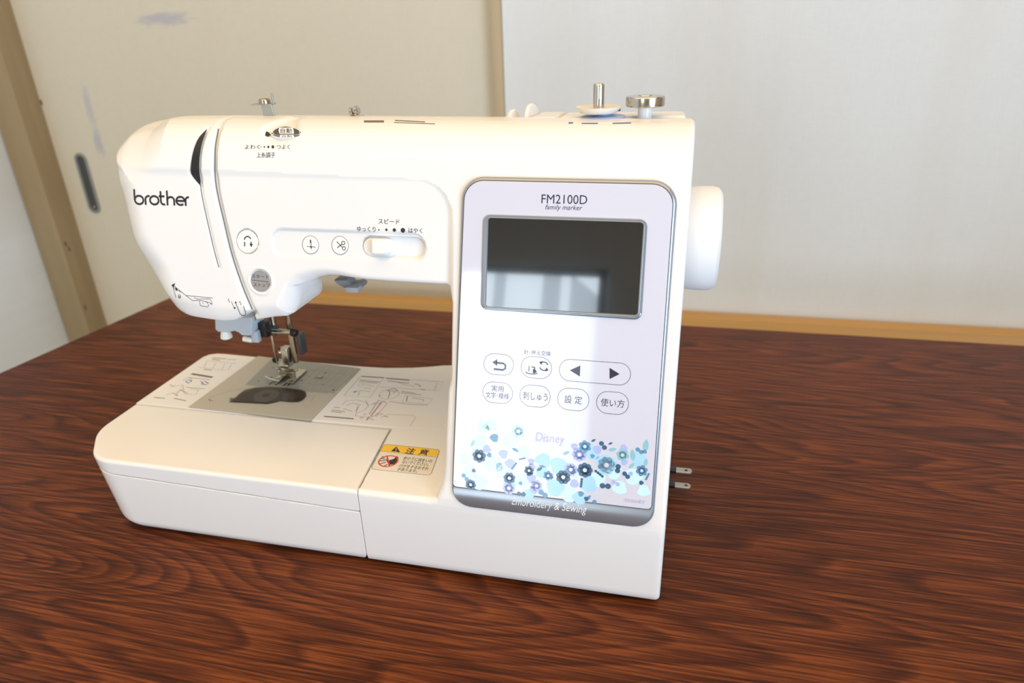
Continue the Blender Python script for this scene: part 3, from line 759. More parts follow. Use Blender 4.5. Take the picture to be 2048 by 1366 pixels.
# curved foot of the frame
foot_top = s_edge + 1
fx0, fx1 = on_lean(908, 985)[0] + 1.2, on_lean(1304, 1025)[0] - 1.5
gx, gs = np.linspace(0, 1, 40), np.linspace(0, 1, 14)
inner = inset(ccw(frame_poly), 1.6)
def row_span(s):
    xs = []
    for a_, b_ in zip(inner, np.roll(inner, -1, 0)):
        if (a_[1] - s) * (b_[1] - s) < 0: xs.append(a_[0] + (b_[0] - a_[0]) * (s - a_[1]) / (b_[1] - a_[1]))
    return (min(xs), max(xs)) if len(xs) >= 2 else None
V, Fq = [], []
s0 = inner[:, 1].min() + .05
for j in gs:
    s = s0 + (foot_top - s0) * j; sp = row_span(s)
    for i in gx: V.append((sp[0] + (sp[1] - sp[0]) * i, s))
V = np.array(V)
hh = PH + .35 - .0 * V[:, 1]
Fq = [(j * 40 + i, j * 40 + i + 1, (j + 1) * 40 + i + 1, (j + 1) * 40 + i) for j in range(13) for i in range(39)]
def foot_map(p, h):
    p = np.asarray(p); t = np.clip((foot_top - p[:, 1]) / (foot_top - s0), 0, 1)
    return lean_map(p, h + .9 * np.sin(t * math.pi) ** .8 - 1.3 * t ** 2)
from_arrays('frame_foot', foot_map(V, PH), Fq, M['silver'], frame)
pr = Print(foot_map, PH + .08); pr.text('Embroidery & Sewing', 1099, 1009, 149, 21, shear=.25); pr.build('foot_lettering', 'ink_white', frame)
# white face
fi = [on_lean(*q) for q in ((933, 361.5), (1348, 370.5), (1302.5, 1015.5), (908.5, 969.5))]
face_poly = round_poly(fi, [11.5, 11.5, 2.5, 2.5], 10)
for i_, rr in enumerate([0]): pass
fc = ccw(fi); tops = [11.5 if q[1] > 100 else 2.5 for q in fc]
face_poly = round_poly(fi, tops, 10)
plate('face_gap', inset(ccw(face_poly), -.55), [(0, PH - 1), (0, PH + .3)], lean_map, M['silver_dark'], frame)
FH = PH + .6
fplate = plate('panel_face', face_poly, [(0, PH), (0, FH - .15), (.2, FH)], lean_map, M['panel'], sm)
# display
so = [on_lean(*q) for q in ((969.5, 429), (1296, 439), (1283.5, 638.5), (964, 617))]
si = [on_lean(*q) for q in ((980, 436.5), (1287, 446), (1275, 628.5), (975, 611.5))]
sop, sip = round_poly(so, 4.2, 8), round_poly(si, 1.6, 8)
def ring_plate(name, po, pi, rings, mapf, m, parent):
    po, pi = ccw(po), ccw(pi); n = len(po); V = np.concatenate([mapf(po * (1 - t) + pi * t, h) for t, h in rings])
    F = [(k * n + i, k * n + (i + 1) % n, (k + 1) * n + (i + 1) % n, (k + 1) * n + i) for k in range(len(rings) - 1) for i in range(n)]
    o = from_arrays(name, V, F, m, parent); o.data.set_sharp_from_angle(angle=math.radians(40)); return o
ring_plate('display_bezel', sop, sip, [(0, FH - .1), (0, FH + .5), (.2, FH + 1.0), (.45, FH + 1.05), (.5, FH + .8), (.62, FH + .95), (.82, FH + .9), (1.0, FH - .0)], lean_map, M['silver'], sm)
plate('display', inset(ccw(sip), -.4), [(0, FH - .05), (0, FH + .12)], lean_map, M['lcd'], sm)
pr = Print(lean_map, FH + .05); pr.text('FM2100D', 1130, 399, 91, 18); pr.text('family marker', 1129, 416.5, 74, 13, shear=.28); pr.build('panel_lettering', 'ink_panel', fplate)

def stadium(px0, px1, pyc0, pyc1, hpx, n=12):
    """key outline in photograph pixels: rounded oval between two end centres"""
    a, b = on_lean(px0, pyc0), on_lean(px1, pyc1)
    m_ = (pyc0 + pyc1) / 2; mx_ = (px0 + px1) / 2
    hh = abs(on_lean(mx_, m_ - hpx / 2)[1] - on_lean(mx_, m_ + hpx / 2)[1]) / 2
    x0, x1 = a[0], b[0]; s = (a[1] + b[1]) / 2
    e = min(hh, (x1 - x0) / 2)
    return round_poly([(x0, s - hh), (x1, s - hh), (x1, s + hh), (x0, s + hh)], e * .98, n)
def key(px0, px1, y0, y1, hpx):
    poly = stadium(px0, px1, y0, y1, hpx)
    k = plate('panel_key', poly, [(0, FH - .1), (0, FH + .04), (.15, FH + .1)], lean_map, M['panel'], sm)
    pr = Print(lean_map, FH + .13); pr.stroke(inset(ccw(poly), .1), .26, True, px=False); pr.build('key_outline', 'ink_panel', k)
    return k
KH = FH + .15
k = key(970, 1029.5, 725, 729, 42); pr = Print(lean_map, KH)
pr.stroke([(990, 736), (1008, 738), (1013, 735), (1013, 728), (1009, 725), (995, 723.5)], 1.15); pr.poly([(987, 722.5), (997, 716.5), (996.5, 730)]); pr.build('key_mark', 'ink_panel', k)
k = key(1044, 1105, 731, 735.5, 43); pr = Print(lean_map, KH)
pr.stroke([(1060, 730), (1060, 741)], .5); pr.stroke([(1053, 742), (1058, 745), (1070, 746), (1077, 745)], .6); pr.stroke([(1065, 732), (1071, 732.5), (1071, 743)], .9); pr.poly([(1068, 736), (1072, 736), (1076, 742), (1070, 745), (1067, 743)])
cc = on_lean(1089.5, 730.5)
pr.ring(cc, 2.5, .7, px=False, a0=20, a1=150, k=16); pr.ring(cc, 2.5, .7, px=False, a0=200, a1=330, k=16)
pr.poly([(1080, 722), (1087, 720), (1085, 728)]); pr.poly([(1099, 739), (1092, 741), (1094.5, 733)]); pr.build('key_mark', 'ink_panel', k)
k = key(1120, 1262, 737, 747.5, 44); pr = Print(lean_map, KH); pr.poly([(1141, 738.5), (1162, 729), (1161, 751)]); pr.poly([(1220, 733.5), (1240, 746), (1220, 756)]); pr.build('key_mark', 'ink_panel', k)
k = key(968, 1027.5, 781, 785.5, 42); pr = Print(lean_map, KH); pr.text('実用', 997.5, 775, 24, 12); pr.text('文字･模様', 997, 789, 46, 12); pr.build('key_lettering', 'ink_panel', k)
k = key(1041.5, 1102.5, 788, 792, 43); pr = Print(lean_map, KH); pr.text('刺しゅう', 1072.5, 790.5, 49, 16); pr.build('key_lettering', 'ink_panel', k)
k = key(1116.5, 1179.5, 794, 799, 44); pr = Print(lean_map, KH); pr.text('設 定', 1148, 797, 35, 16); pr.build('key_lettering', 'ink_panel', k)
k = key(1194, 1258, 801, 806, 44.5); pr = Print(lean_map, KH); pr.text('使い方', 1226, 803.5, 47, 16); pr.build('key_lettering', 'ink_panel', k)
pr = Print(lean_map, FH + .05); pr.text('針･押え交換', 1076.5, 704, 53, 9.5); pr.build('key_caption', 'ink_panel', fplate)
pr = Print(lean_map, FH + .30); pr.text('Disney', 1102, 876, 58, 23, shear=.15); pr.build('print_lettering', 'ink_pale', fplate); pr = Print(lean_map, FH + .30); pr.text('©DISNEY', 1270, 998.5, 41, 7); pr.build('print_lettering', 'ink_pale', fplate)

# floral print: a loose border of blossoms, leaves and berries along the foot of the face
def floral():
    L = {n: Print(lean_map, FH + .04 + .02 * i) for i, n in enumerate(('cyan', 'sky', 'lav', 'teal', 'mid', 'dark'))}
    hole = Print(lean_map, FH + .20)
    rnd = random.Random(11)
    def blob(n, x, y, r): 
        c = on_lean(x, y); k = 18; ph = rnd.random() * 6
        L[n].poly([c + r * (1 + .10 * math.sin(3 * a + ph) + .06 * math.sin(5 * a + ph)) * np.array([math.cos(a), math.sin(a)]) for a in [2 * math.pi * i / k for i in range(k)]], px=False)
    def flower(n, x, y, r, pet=6, eye=.26):
        c = on_lean(x, y); ph = rnd.random() * 6
        for i in range(pet):
            a = ph + 2 * math.pi * i / pet; L[n].disc(c + r * .62 * np.array([math.cos(a), math.sin(a)]), r * .36, px=False, k=12)
        L[n].disc(c, r * .6, px=False, k=14); hole.disc(c, r * eye, px=False, k=14)
    def leaf(n, x, y, l, a):
        c = on_lean(x, y); d = np.array([math.cos(a), math.sin(a)]); e = np.array([-d[1], d[0]])
        L[n].poly([c + d * l * t + e * w * l for t, w in ((-1, 0), (-.5, .34), (0, .42), (.5, .3), (1, 0), (.5, -.3), (0, -.42), (-.5, -.34))], px=False)
    def sprig(n, x, y, l, a):
        c = on_lean(x, y); d = np.array([math.cos(a), math.sin(a)]); e = np.array([-d[1], d[0]])
        for t in (-.8, -.3, .2, .7): L[n].disc(c + d * l * t + e * .3, l * .26, px=False, k=10); 
        L[n].stroke([c - d * l, c + d * l], .4, px=False)
    def pair(n, x, y, dx, dy, r): L[n].disc((x, y), r, k=14); L[n].disc((x + dx, y + dy), r, k=14)
    # pale washes
    for n, x, y, r in (('cyan', 968, 852, 4), ('cyan', 985, 848, 4), ('cyan', 962, 880, 4.6), ('cyan', 1022, 878, 5), ('cyan', 955, 905, 4), ('cyan', 990, 925, 5.5), ('cyan', 1010, 938, 5.5), ('cyan', 1048, 900, 4.2),
                       ('cyan', 1045, 958, 5), ('sky', 1088, 918, 4.6), ('sky', 1118, 928, 5.2), ('sky', 1086, 940, 4), ('sky', 1112, 972, 5.5), ('cyan', 1138, 985, 5), ('sky', 1185, 902, 4.4), ('sky', 1213, 926, 6.2), ('cyan', 1196, 955, 4.8),
                       ('cyan', 1228, 940, 4.6), ('sky', 1178, 965, 5), ('cyan', 1240, 972, 4.2), ('cyan', 1268, 950, 5), ('sky', 1276, 915, 4.2), ('cyan', 942, 940, 4.6), ('cyan', 932, 915, 3.6), ('cyan', 962, 962, 4.8), ('sky', 1020, 965, 4),
                       ('sky', 1060, 985, 3.6), ('cyan', 1288, 978, 3.6), ('cyan', 1150, 940, 4.2), ('sky', 1160, 992, 4.2)): blob(n, x, y, r)
    for n, x, y, r, pt in (('sky', 1039, 860, 4.2, 5), ('dark', 961, 909, 4.5, 7), ('dark', 1021, 953, 3.9, 7), ('lav', 1160, 906, 4.6, 8), ('mid', 1171, 890, 3.9, 6), ('dark', 1171, 937, 4.8, 8), ('dark', 1128, 951, 4.6, 8), ('lav', 1143, 936, 4.2, 8),
                           ('sky', 1214, 927, 5.4, 8), ('lav', 1020, 973, 4.2, 7), ('teal', 1246, 907, 3.9, 6), ('mid', 1284, 938, 3.6, 6), ('dark', 944, 966, 3.6, 7), ('lav', 1075, 968, 3.8, 6), ('mid', 1098, 948, 3.2, 6), ('dark', 1060, 938, 3.2, 6)): flower(n, x, y, r, pt)
    for n, x, y, r in (('mid', 991, 873, 2.6), ('lav', 976, 895, 2.5), ('lav', 1009, 905, 2.9), ('lav', 1022, 924, 3.0), ('lav', 1064, 920, 2.0), ('lav', 1065, 931, 2.2), ('lav', 1065, 954, 2.8), ('lav', 1150, 964, 2.6), ('lav', 1150, 890, 2.0),
                       ('lav', 1248, 893, 2.1), ('lav', 1249, 921, 1.9), ('mid', 981, 907, 1.5), ('mid', 1043, 963, 1.2), ('dark', 1147, 940, 1.6), ('mid', 1186, 909, 1.3), ('dark', 1104, 951, 1.3), ('lav', 1196, 896, 2.6), ('lav', 1262, 944, 1.3), ('lav', 1228, 961, 1.3), ('lav', 1236, 965, 1.3),
                       ('mid', 1163, 984, 1.7), ('dark', 1174, 994, 1.4), ('mid', 1190, 1000, 1.3), ('lav', 1066, 974, 1.6), ('lav', 1071, 980, 1.4), ('dark', 950, 938, 1.2), ('dark', 1283, 962, 1.3), ('mid', 1290, 900, 1.2)): blob(n, x, y, r)
    pair('dark', 1204, 884, 6, 8, 1.45); pair('dark', 1237, 930, -1, 8, 1.6); pair('dark', 1206, 968, 11, 1, 1.7); pair('mid', 1084, 981, 8, 6, 1.7); pair('dark', 1250, 944, 6, 6, 1.4); pair('dark', 1040, 984, 9, 1, 1.4); pair('mid', 930, 948, 6, 7, 1.4); pair('mid', 1276, 896, 7, 5, 1.3)
    for n, x, y, l, a in (('sky', 972, 849, 2.6, .7), ('mid', 1033, 897, 2.4, -.4), ('teal', 1292, 888, 4.0, 1.5), ('teal', 1266, 907, 3.6, 1.7), ('teal', 1264, 928, 2.4, .8), ('dark', 1188, 878, 1.6, .6), ('dark', 1222, 884, 1.4, .5), ('dark', 1081, 935, 2.2, .6), ('dark', 1062, 945, 2.4, .5), ('teal', 1226, 896, 2.6, .3), ('teal', 948, 884, 2.6, 1.2), ('teal', 1292, 922, 2.6, 1.4), ('teal', 1134, 903, 2.4, .5), ('mid', 1178, 992, 2.2, .9)): leaf(n, x, y, l, a)
    for n, x, y, l, a in (('mid', 1031, 929, 2.8, 1.0), ('dark', 1199, 945, 3.2, -.6), ('dark', 1165, 962, 3.0, 1.5), ('mid', 1047, 915, 2.2, .3), ('mid', 1296, 950, 2.4, 1.2)): sprig(n, x, y, l, a)
    for n in L: L[n].build('floral_print', 'fl_' + n, fplate)
    hole.build('floral_print', 'panel', fplate)
floral()

# ---- free arm behind the accessory box, with the needle plate
fa = [on_bed(*q) for q in ((270, 806), (377, 817), (621, 845), (819, 856.5))]
FA = [(-431, 77.6), (-431, 166), (-428.5, 172), (-422, 175.5), (-414, 176), (-380, 175), (-337, 173.5), (-276, 172.5), (-250, 173.5), (-226, 177.7), (-212, 182), (-200, 186.8), (-190, 188.9), (-139, 189.2), (-139, 84), (-192, 79.5), (-271, 76.6)]
for i in range(1, len(FA)): pass
FA[0] = (-431, 77.6); FA[-1] = (-271, 77.6); FA[-2] = (-192, 79.0); FA[-3] = (-139, 84)
free = plate('free_arm', FA, [(1.5, 1), (0, 6), (0, -.9 + BZ), (.35, BZ - .15), (1.0, BZ + .15)], lambda p, h: tmap(p, h), M['white'], sm)
BTOP = .15
def bm_map(p, h): return bed_map(p, BTOP + h)
BEDS.append(bm_map)
cv = [on_bed(*q) for q in ((516, 713), (377.5, 814.5), (621.5, 842), (721, 738.5))]
cover = plate('bobbin_cover_plate', round_poly(cv, 1.2, 4), [(0, -1), (0, .35), (.3, .55)], bm_map, M['cover'], sm)
pr = Print(bm_map, .03); pr.stroke([tuple(q) for q in inset(ccw(cv), -.25)], .5, True, px=False); pr.build('plate_gap', 'ink_grey', free)
pl = [on_bed(*q) for q in ((545.5, 717.5), (491.5, 771.5), (654, 788), (658, 785.5), (667.5, 788.5), (719.5, 738.5))]
nplate = plate('needle_plate', pl, [(0, .2), (0, .85), (.25, 1.05)], bm_map, M['plate'], sm)
NP = 1.05
pr = Print(bm_map, NP + .04)
for a, b_, w in (((541, 771), (561, 752), 1.3), ((551, 773), (566, 760), 2.2), ((567, 774), (603, 741), 2.2), ((575, 775), (609, 742), 1.2), ((556, 763), (572, 765), 1.0), ((583, 758), (601, 741), 1.0)): pr.stroke([a, b_], w)
for x, y, r in ((543.5, 757, 1.0), (517.5, 764.5, .9), (604, 763.5, 1.0), (651, 748.5, .9), (646.5, 771.5, .6), (667, 782.5, 1.1), (546, 737.5, .6), (540, 770.5, 1.1)): pr.disc((x, y), r, k=12)
pr.stroke([(630, 761), (634, 756), (642, 754), (647, 757), (643, 759.5)], .6)
pr.build('plate_slots', 'black', nplate)
pr = Print(bm_map, NP + .03)
for i in range(9):
    t = i / 8; pr.stroke([(612 + t * 62, 752 - 18 * t - 4), (617 + t * 62, 748 - 18 * t - 4)], .16)
for y0 in (0, 1, 2, 3): pr.stroke([(600 + 12 * y0, 767 - 12 * y0), (668 + 12 * y0, 775 - 12 * y0)], .14)
for i in range(6): pr.stroke([(604 + i * 11, 770 + 1.4 * i), (640 + i * 11, 736 + 1.4 * i)], .12)
pr.build('plate_gauge', 'ink_grey', nplate)
def feed(a, b_):
    A_, B_ = on_bed(*a), on_bed(*b_); d = B_ - A_; n_ = 9
    bm = bmesh.new()
    for i in range(n_):
        c = A_ + d * (i + .5) / n_; bm_box(bm, (c[0], c[1], BZ + 1.6), (1.3, np.linalg.norm(d) / n_ * .75, 1.2), .25)
    return from_bm('feed_dog', bm, M['steel'], sm)
feed((552, 772), (566, 760)); feed((568, 773), (602, 742)); feed((580, 769), (606, 745))
lathe('plate_screw', [(2.6, 0), (2.6, .5), (2.2, .8)], (*on_bed(640, 757), BZ + NP + .1), M['brass'], sm, n=20)
# bobbin under its smoked clear cover
cw = [(459, 806), (470, 800), (479, 791), (490, 783), (510, 778), (540, 776), (575, 779), (600, 782), (612, 786), (613, 794), (606, 802), (596, 806), (580, 806), (560, 804), (550, 807), (535, 810), (500, 808)]
pr = Print(bm_map, .62); pr.poly(cw); pr.build('bobbin_opening', 'darkgrey', cover)
bc = on_bed(533, 793)
bob = lathe('bobbin', [(10.2, .0), (10.2, .25), (3, .3), (3, .2)], (bc[0], bc[1], BZ + BTOP + .7), M['grey'], sm, n=40)
lathe('bobbin_core', [(3.2, 0), (3.2, .35), (2.5, .4)], (bc[0], bc[1], BZ + BTOP + .75), M['black'], bob, n=24)
pr = Print(bm_map, 1.2); pr.poly([(575, 784), (604, 786), (598, 800), (580, 801)]); pr.build('latch', 'ink_grey', cover)
cq = np.array([on_bed(*q) for q in cw])
plate('bobbin_window', cq, [(0, 1.25), (0, 1.5), (.3, 1.6)], bm_map, M['smoke'], sm)
pr = Print(bm_map, .6); pr.stroke([(418, 800), (430, 793), (460, 783), (490, 779), (494, 778)], .3); pr.stroke([(418, 800), (420, 803), (427, 803)], .8); pr.stroke([(497, 778), (494, 786), (482, 795), (470, 797), (458, 807)], .4)
pr.stroke([(618, 793), (630, 794), (622, 803)], .3); pr.poly([(461, 797), (473, 798), (470, 803), (459, 802)]); pr.build('cover_marks', 'ink_grey', cover)

# printed guides on the bed
pr = Print(bm_map, .05, on_bed); w = .3
def gp(Lst, w=.3, cl=False): pr.stroke(Lst, w, cl)
gp([(413, 722), (472, 727)], .3); gp([(398, 735), (452, 741)]); gp([(414, 724), (408, 735)]); gp([(432, 726), (425, 737)]); gp([(450, 727), (444, 739)]); gp([(463, 728), (456, 741)])
for y, a, b_ in ((716, 425, 452), (719, 424, 440), (739, 408, 424)):
    gp([(a, y), (b_, y + 2)], 1.0)
gp([(455, 719), (473, 720)], .6); gp([(383, 748), (425, 755)], 2.8)
gp([(375, 755), (420, 760)], .6); gp([(366, 762), (372, 757), (382, 757), (384, 762)], .4); gp([(400, 762), (406, 765), (402, 769), (415, 770)], .5); gp([(372, 775), (410, 778)], .6)
gp([(340, 775), (365, 770), (368, 780), (350, 786)], .4); gp([(352, 792), (362, 776), (370, 788), (392, 790), (397, 780), (380, 778)], .4); gp([(333, 790), (345, 786), (356, 792)], .5); gp([(308, 795), (330, 797)], 1.0); gp([(348, 797), (372, 802)], .9)
gp([(340, 770), (348, 773)], .6)
pr.build('bed_print', 'ink_grey', free)
pr = Print(bm_map, .06, on_bed)
gp([(371, 763), (377, 760), (383, 763), (378, 767)], 1.0, True); gp([(403, 766), (410, 763), (417, 767), (410, 770)], 1.0, True); gp([(360, 780), (375, 786)], .5); gp([(829, 768), (837, 770), (842, 774)], .7); gp([(707, 785), (713, 783)], 1.8)
gp([(757, 808), (766, 803), (772, 806)], .5); gp([(738, 829), (758, 800)], .5); gp([(735, 836), (750, 832), (757, 826)], .6)
pr.build('bed_print', 'ink_blue', free)
pr = Print(bm_map, .05, on_bed); gp([(742, 832), (763, 805)], 1.3); gp([(752, 834), (775, 806)], .5); gp([(712, 822), (716, 812)], .5); pr.build('bed_print', 'ink_pink', free)
pr = Print(bm_map, .05, on_bed)
gp([(723, 753), (768, 756)], 1.5); gp([(773, 757), (819, 761)], 1.5); gp([(648, 833), (707, 838)], 1.5)
gp([(722, 752), (688, 791), (740, 795), (768, 756), (887, 764), (877, 782), (759, 774)], .28); gp([(875, 766), (869, 780)], .25)
gp([(720, 760), (760, 765)], .8); gp([(718, 763), (755, 767)], .6); gp([(775, 762), (818, 767)], .8)
for c_, r in (((722, 770), 2.3),): pr.ring(c_, r, .25)
gp([(730, 769), (748, 773)], .3); gp([(712, 784), (722, 781), (740, 784)], .4); gp([(716, 792), (720, 783)], .4); gp([(728, 776), (742, 778)], .4)
gp([(795, 765), (810, 770), (822, 771), (829, 774)], .3); gp([(841, 779), (850, 780)], .9)
cc = on_bed(778, 789); pr.ring(cc, 8.2, .28, px=False)
gp([(776, 797), (780, 786), (776, 780), (788, 777), (796, 781), (786, 787)], .6); gp([(772, 781), (790, 783)], .6); gp([(758, 791), (764, 792)], .4); gp([(803, 783), (830, 787)], .6); gp([(802, 786), (842, 790)], .6)
gp([(812, 791), (865, 798), (857, 809), (804, 804)], .28, True); gp([(815, 793), (813, 803)], .7); gp([(824, 796), (848, 800), (845, 804)], .5)
gp([(684, 811), (692, 802), (715, 800), (733, 806), (737, 812), (728, 822), (712, 826)], .3); gp([(692, 812), (706, 806), (718, 810)], .4); gp([(712, 824), (718, 812), (722, 808)], .3); gp([(713, 824), (711, 832), (735, 835)], .3); gp([(731, 801), (737, 811), (752, 807), (757, 802), (772, 803)], .3)
gp([(778, 803), (818, 809), (855, 811)], .5); gp([(762, 836), (776, 829), (826, 831), (831, 835), (820, 853)], .28); gp([(668, 815), (680, 816)], .7); gp([(664, 820), (690, 824)], .7); gp([(662, 823), (683, 826)], .7); gp([(686, 817), (704, 823)], .4)
for c_ in ((748, 808), (730, 829), (723, 836), (763, 829)): pr.ring(c_, 1.0, .3)
gp([(733, 841), (738, 834)], .9); gp([(738, 837), (748, 840)], .5); gp([(768, 832), (776, 835)], .6)
pr.build('bed_print', 'ink_grey', free)

# ---- accessory box in front (upper shell and drawer below)
BXP = round_poly([(-197.55, 0), (-204.7, 76.8), (-431, 76.8), (-431, 34), (-405, 0)], [0, .8, .8, 34, 30], 10)
def split_z(x): return 45.2 + (-197.3 - x) * (5.7 / 207.5)
def boxbody(lo_, hi_):
    def f(x, y, z):
        tp = (np.maximum(BZ - 3 - z, 0) * .17 + 12 * (1 - np.sqrt(np.clip(1 - (np.maximum(12 - z, 0) / 12.5) ** 2, 0, 1)))) * sst(-x, 250, 400)
        ft = 7.0 * (1 - np.sqrt(np.clip(1 - (np.maximum(10 - z, 0) / 8.4) ** 2, 0, 1))) * sst(-y, -40, -20)
        pl_ = poly_sdf(x - tp, y, BXP) + ft
        a = rmax(pl_, (z - BZ) if hi_ else (z - split_z(x) + .35), 2.6 if hi_ else .7)
        return rmax(a, (split_z(x) + .05 - z) if hi_ else (1.7 - z), .5 if hi_ else .4)
    return f
bx = implicit('accessory_box', boxbody(False, True), (-434, -2, 43), (-196, 79, 64), 1.1, M['white'], sm)
implicit('box_drawer', boxbody(True, False), (-434, -2, -.6), (-196, 79, 54), 1.1, M['white'], sm)
# seam line on the bed between box and base
pr = Print(bed_map, .06, on_bed); pr.stroke([(780, 860), (765, 887), (740, 935), (727, 961), (719, 976)], .55); pr.build('seam', 'ink_grey', body)

for x, y in ((-22, 22), (-22, 165), (-175, 22), (-175, 165), (-350, 26), (-350, 62)):
    lathe('rubber_foot', [(7, 0), (7.4, .5), (7.4, 2.4)], (x, y, 0), M['black'], sm, n=20)
# ---- caution sticker
cor = [on_bed(*q) for q in ((767.5, 888), (880.5, 899.5), (861.5, 951.5), (741, 938.5))]
stk_poly = round_poly(cor, 3.0, 6)
stk = plate('caution_sticker', stk_poly, [(0, -.05), (0, .10)], bed_map, M['cream'], body)
pr = Print(bed_map, .125, on_bed); pr.stroke(inset(stk_poly, .15), .32, True, px=False); pr.stroke([(760, 902), (876, 915)], .28); pr.build('sticker_outline', 'ink', body)
top_y = ccw([on_bed(*q) for q in ((768.5, 888.8), (879.5, 900), (874.5, 914), (761, 902))])
pr = Print(bed_map, .115, on_bed); pr.poly(round_poly(top_y, [2.6 if q[1] > 50 else .1 for q in top_y], 5), px=False); pr.build('sticker_header', 'ink_yellow', body)
pr = Print(bed_map, .14, on_bed); pr.poly([(793, 893.5), (800.5, 905), (782, 902.5)]); pr.text('注', 821, 902.5, 18, 12, bold=.02, tilt=(.1, 0)); pr.text('意', 848, 905, 18, 12, bold=.02, tilt=(.1, 0))
for s_, x, y, w_ in (('針の下に指をいれ', 836.5, 919.5, 58), ('ないでください。', 831, 926.5, 53), ('けがをするおそれ', 828.5, 934.5, 58), ('があります。', 815, 940.5, 40)): pr.text(s_, x, y, w_, 6.5, bold=.008, tilt=(.1, 0))
hd = [(771, 918), (778, 921), (788, 918), (794, 912), (797, 916), (796, 924), (788, 929), (779, 930), (775, 926)]
pr.poly(hd)
for a, b_ in (((771, 919), (760, 917)), ((771, 922), (759, 922)), ((772, 925), (760, 928)), ((775, 929), (766, 934)), ((769, 916), (764, 913))): pr.stroke([a, b_], .8)
pr.build('sticker_lettering', 'ink', body)
pr = Print(bed_map, .16, on_bed); pr.stroke([(792.5, 897), (792, 902)], .6); pr.disc((791, 903.2), .35); pr.build('sticker_mark', 'ink_yellow', body)
pr = Print(bed_map, .17, on_bed); cc = on_bed(776.5, 922.5); pr.ring(cc, 6.6, 1.0, px=False); pr.stroke([cc + 6.4 * np.array([-.5, .87]), cc + 6.4 * np.array([.5, -.87])], 1.1, px=False); pr.build('sticker_mark', 'ink_red', body)

# ---- needle area
NY = 139.0
def at(px, py, y=NY): return on_y(px, py, y)
bx_ = at(580, 672)
tube('presser_bar', [(bx_[0], NY + 2, 178), (bx_[0], NY + 2, 78)], 2.5, M['brass'], sm, 16)
tube('needle_bar', [(at(549, 655)[0], NY - 1, 178), (at(549, 655)[0], NY - 1, at(548, 662)[2])], 3.1, M['steel'], sm, 16)
nx = at(549, 690)[0]
lathe('needle', [(1.1, 0), (1.1, -16), (.65, -18), (.6, -36), (.1, -42)], (nx, NY - 1, at(547, 668)[2]), M['steel'], sm, n=10)
ca = at(548, 657); cb = at(592, 662)
cl = box('needle_clamp', (ca[0], NY - 2, ca[2]), (8, 8, 9), M['darkgrey'], sm, 1.0)
tube('clamp_screw', [(ca[0] + 2, NY - 5, ca[2]), (cb[0] - 1, NY - 5, ca[2])], 2.3, M['steel'], cl, 16)
lathe('clamp_knob', [(2.6, 0), (3.4, .6), (3.4, 4.4), (2.6, 5.2)], (cb[0] - 1.5, NY - 5, ca[2]), M['black'], cl, axis=(1, 0, 0), n=20)
box('clamp_block', (ca[0] - 8, NY - 1, ca[2] - 1), (8, 8, 11), M['black'], cl, 1.2)
lv = at(597, 692)
tl = box('bar_guard', (lv[0], NY + 6, (at(597, 672)[2] + at(597, 712)[2]) / 2), (3.4, 9, abs(at(597, 672)[2] - at(597, 712)[2])), M['darkgrey'], sm, .8)
h0, h1 = at(572, 694), at(572, 727)
hold = box('foot_holder', (at(574, 710)[0], NY, (h0[2] + h1[2]) / 2), (6.2, 8, h0[2] - h1[2]), M['steel'], sm, .7)
lathe('holder_screw', [(1.5, -3), (1.5, 0), (4.0, 0), (4.4, .6), (4.4, 3.0), (3.6, 3.6)], (at(568, 703)[0], NY, at(566, 703)[2]), M['brass'], hold, axis=(-1, 0, 0), n=24)
bh = at(571, 729)
box('holder_foot', (bh[0], NY, bh[2]), (10, 10, 3.4), M['steel'], hold, .6)
# snap-on presser foot: sole with two toes, cross bar, side pin
fz = BZ + 2.6
soleL, soleR = on_bed(548, 750), on_bed(604, 727)
fxc = at(574, 735)[0]
bm = bmesh.new()
bm_box(bm, (fxc + 1, NY + 7, fz), (19, 13, 1.5), .4)
bm_box(bm, (fxc - 5.6, NY - 5, fz + .2), (6.4, 13, 1.5), .5); bm_box(bm, (fxc + 7.4, NY - 5, fz + .2), (6.4, 13, 1.5), .5)
foot = from_bm('presser_foot', bm, M['steel'], sm)
tp = [(fxc - 6, NY - 9, fz + .5), (fxc - 12, NY - 9, fz + .8), (fxc - 18, NY - 7, fz + 1.6)]
tube('thread_arm', tp, 1.0, M['steel'], foot, 8)
box('cross_bar', (fxc + .5, NY - 1, fz + 3.4), (13, 4.5, 5), M['brass'], foot, .8)
tube('foot_pin', [(fxc - 11, NY + 1, fz + 6), (fxc + 9, NY + 1, fz + 6)], 1.0, M['steel'], foot, 10)
lathe('release_button', [(2.2, 0), (2.6, .5), (2.6, 3), (2, 3.6)], (*(at(553, 718, NY + 8)[:1]), NY + 8, at(553, 718, NY + 8)[2]), M['black'], foot, axis=(0, -1, 0), n=18)
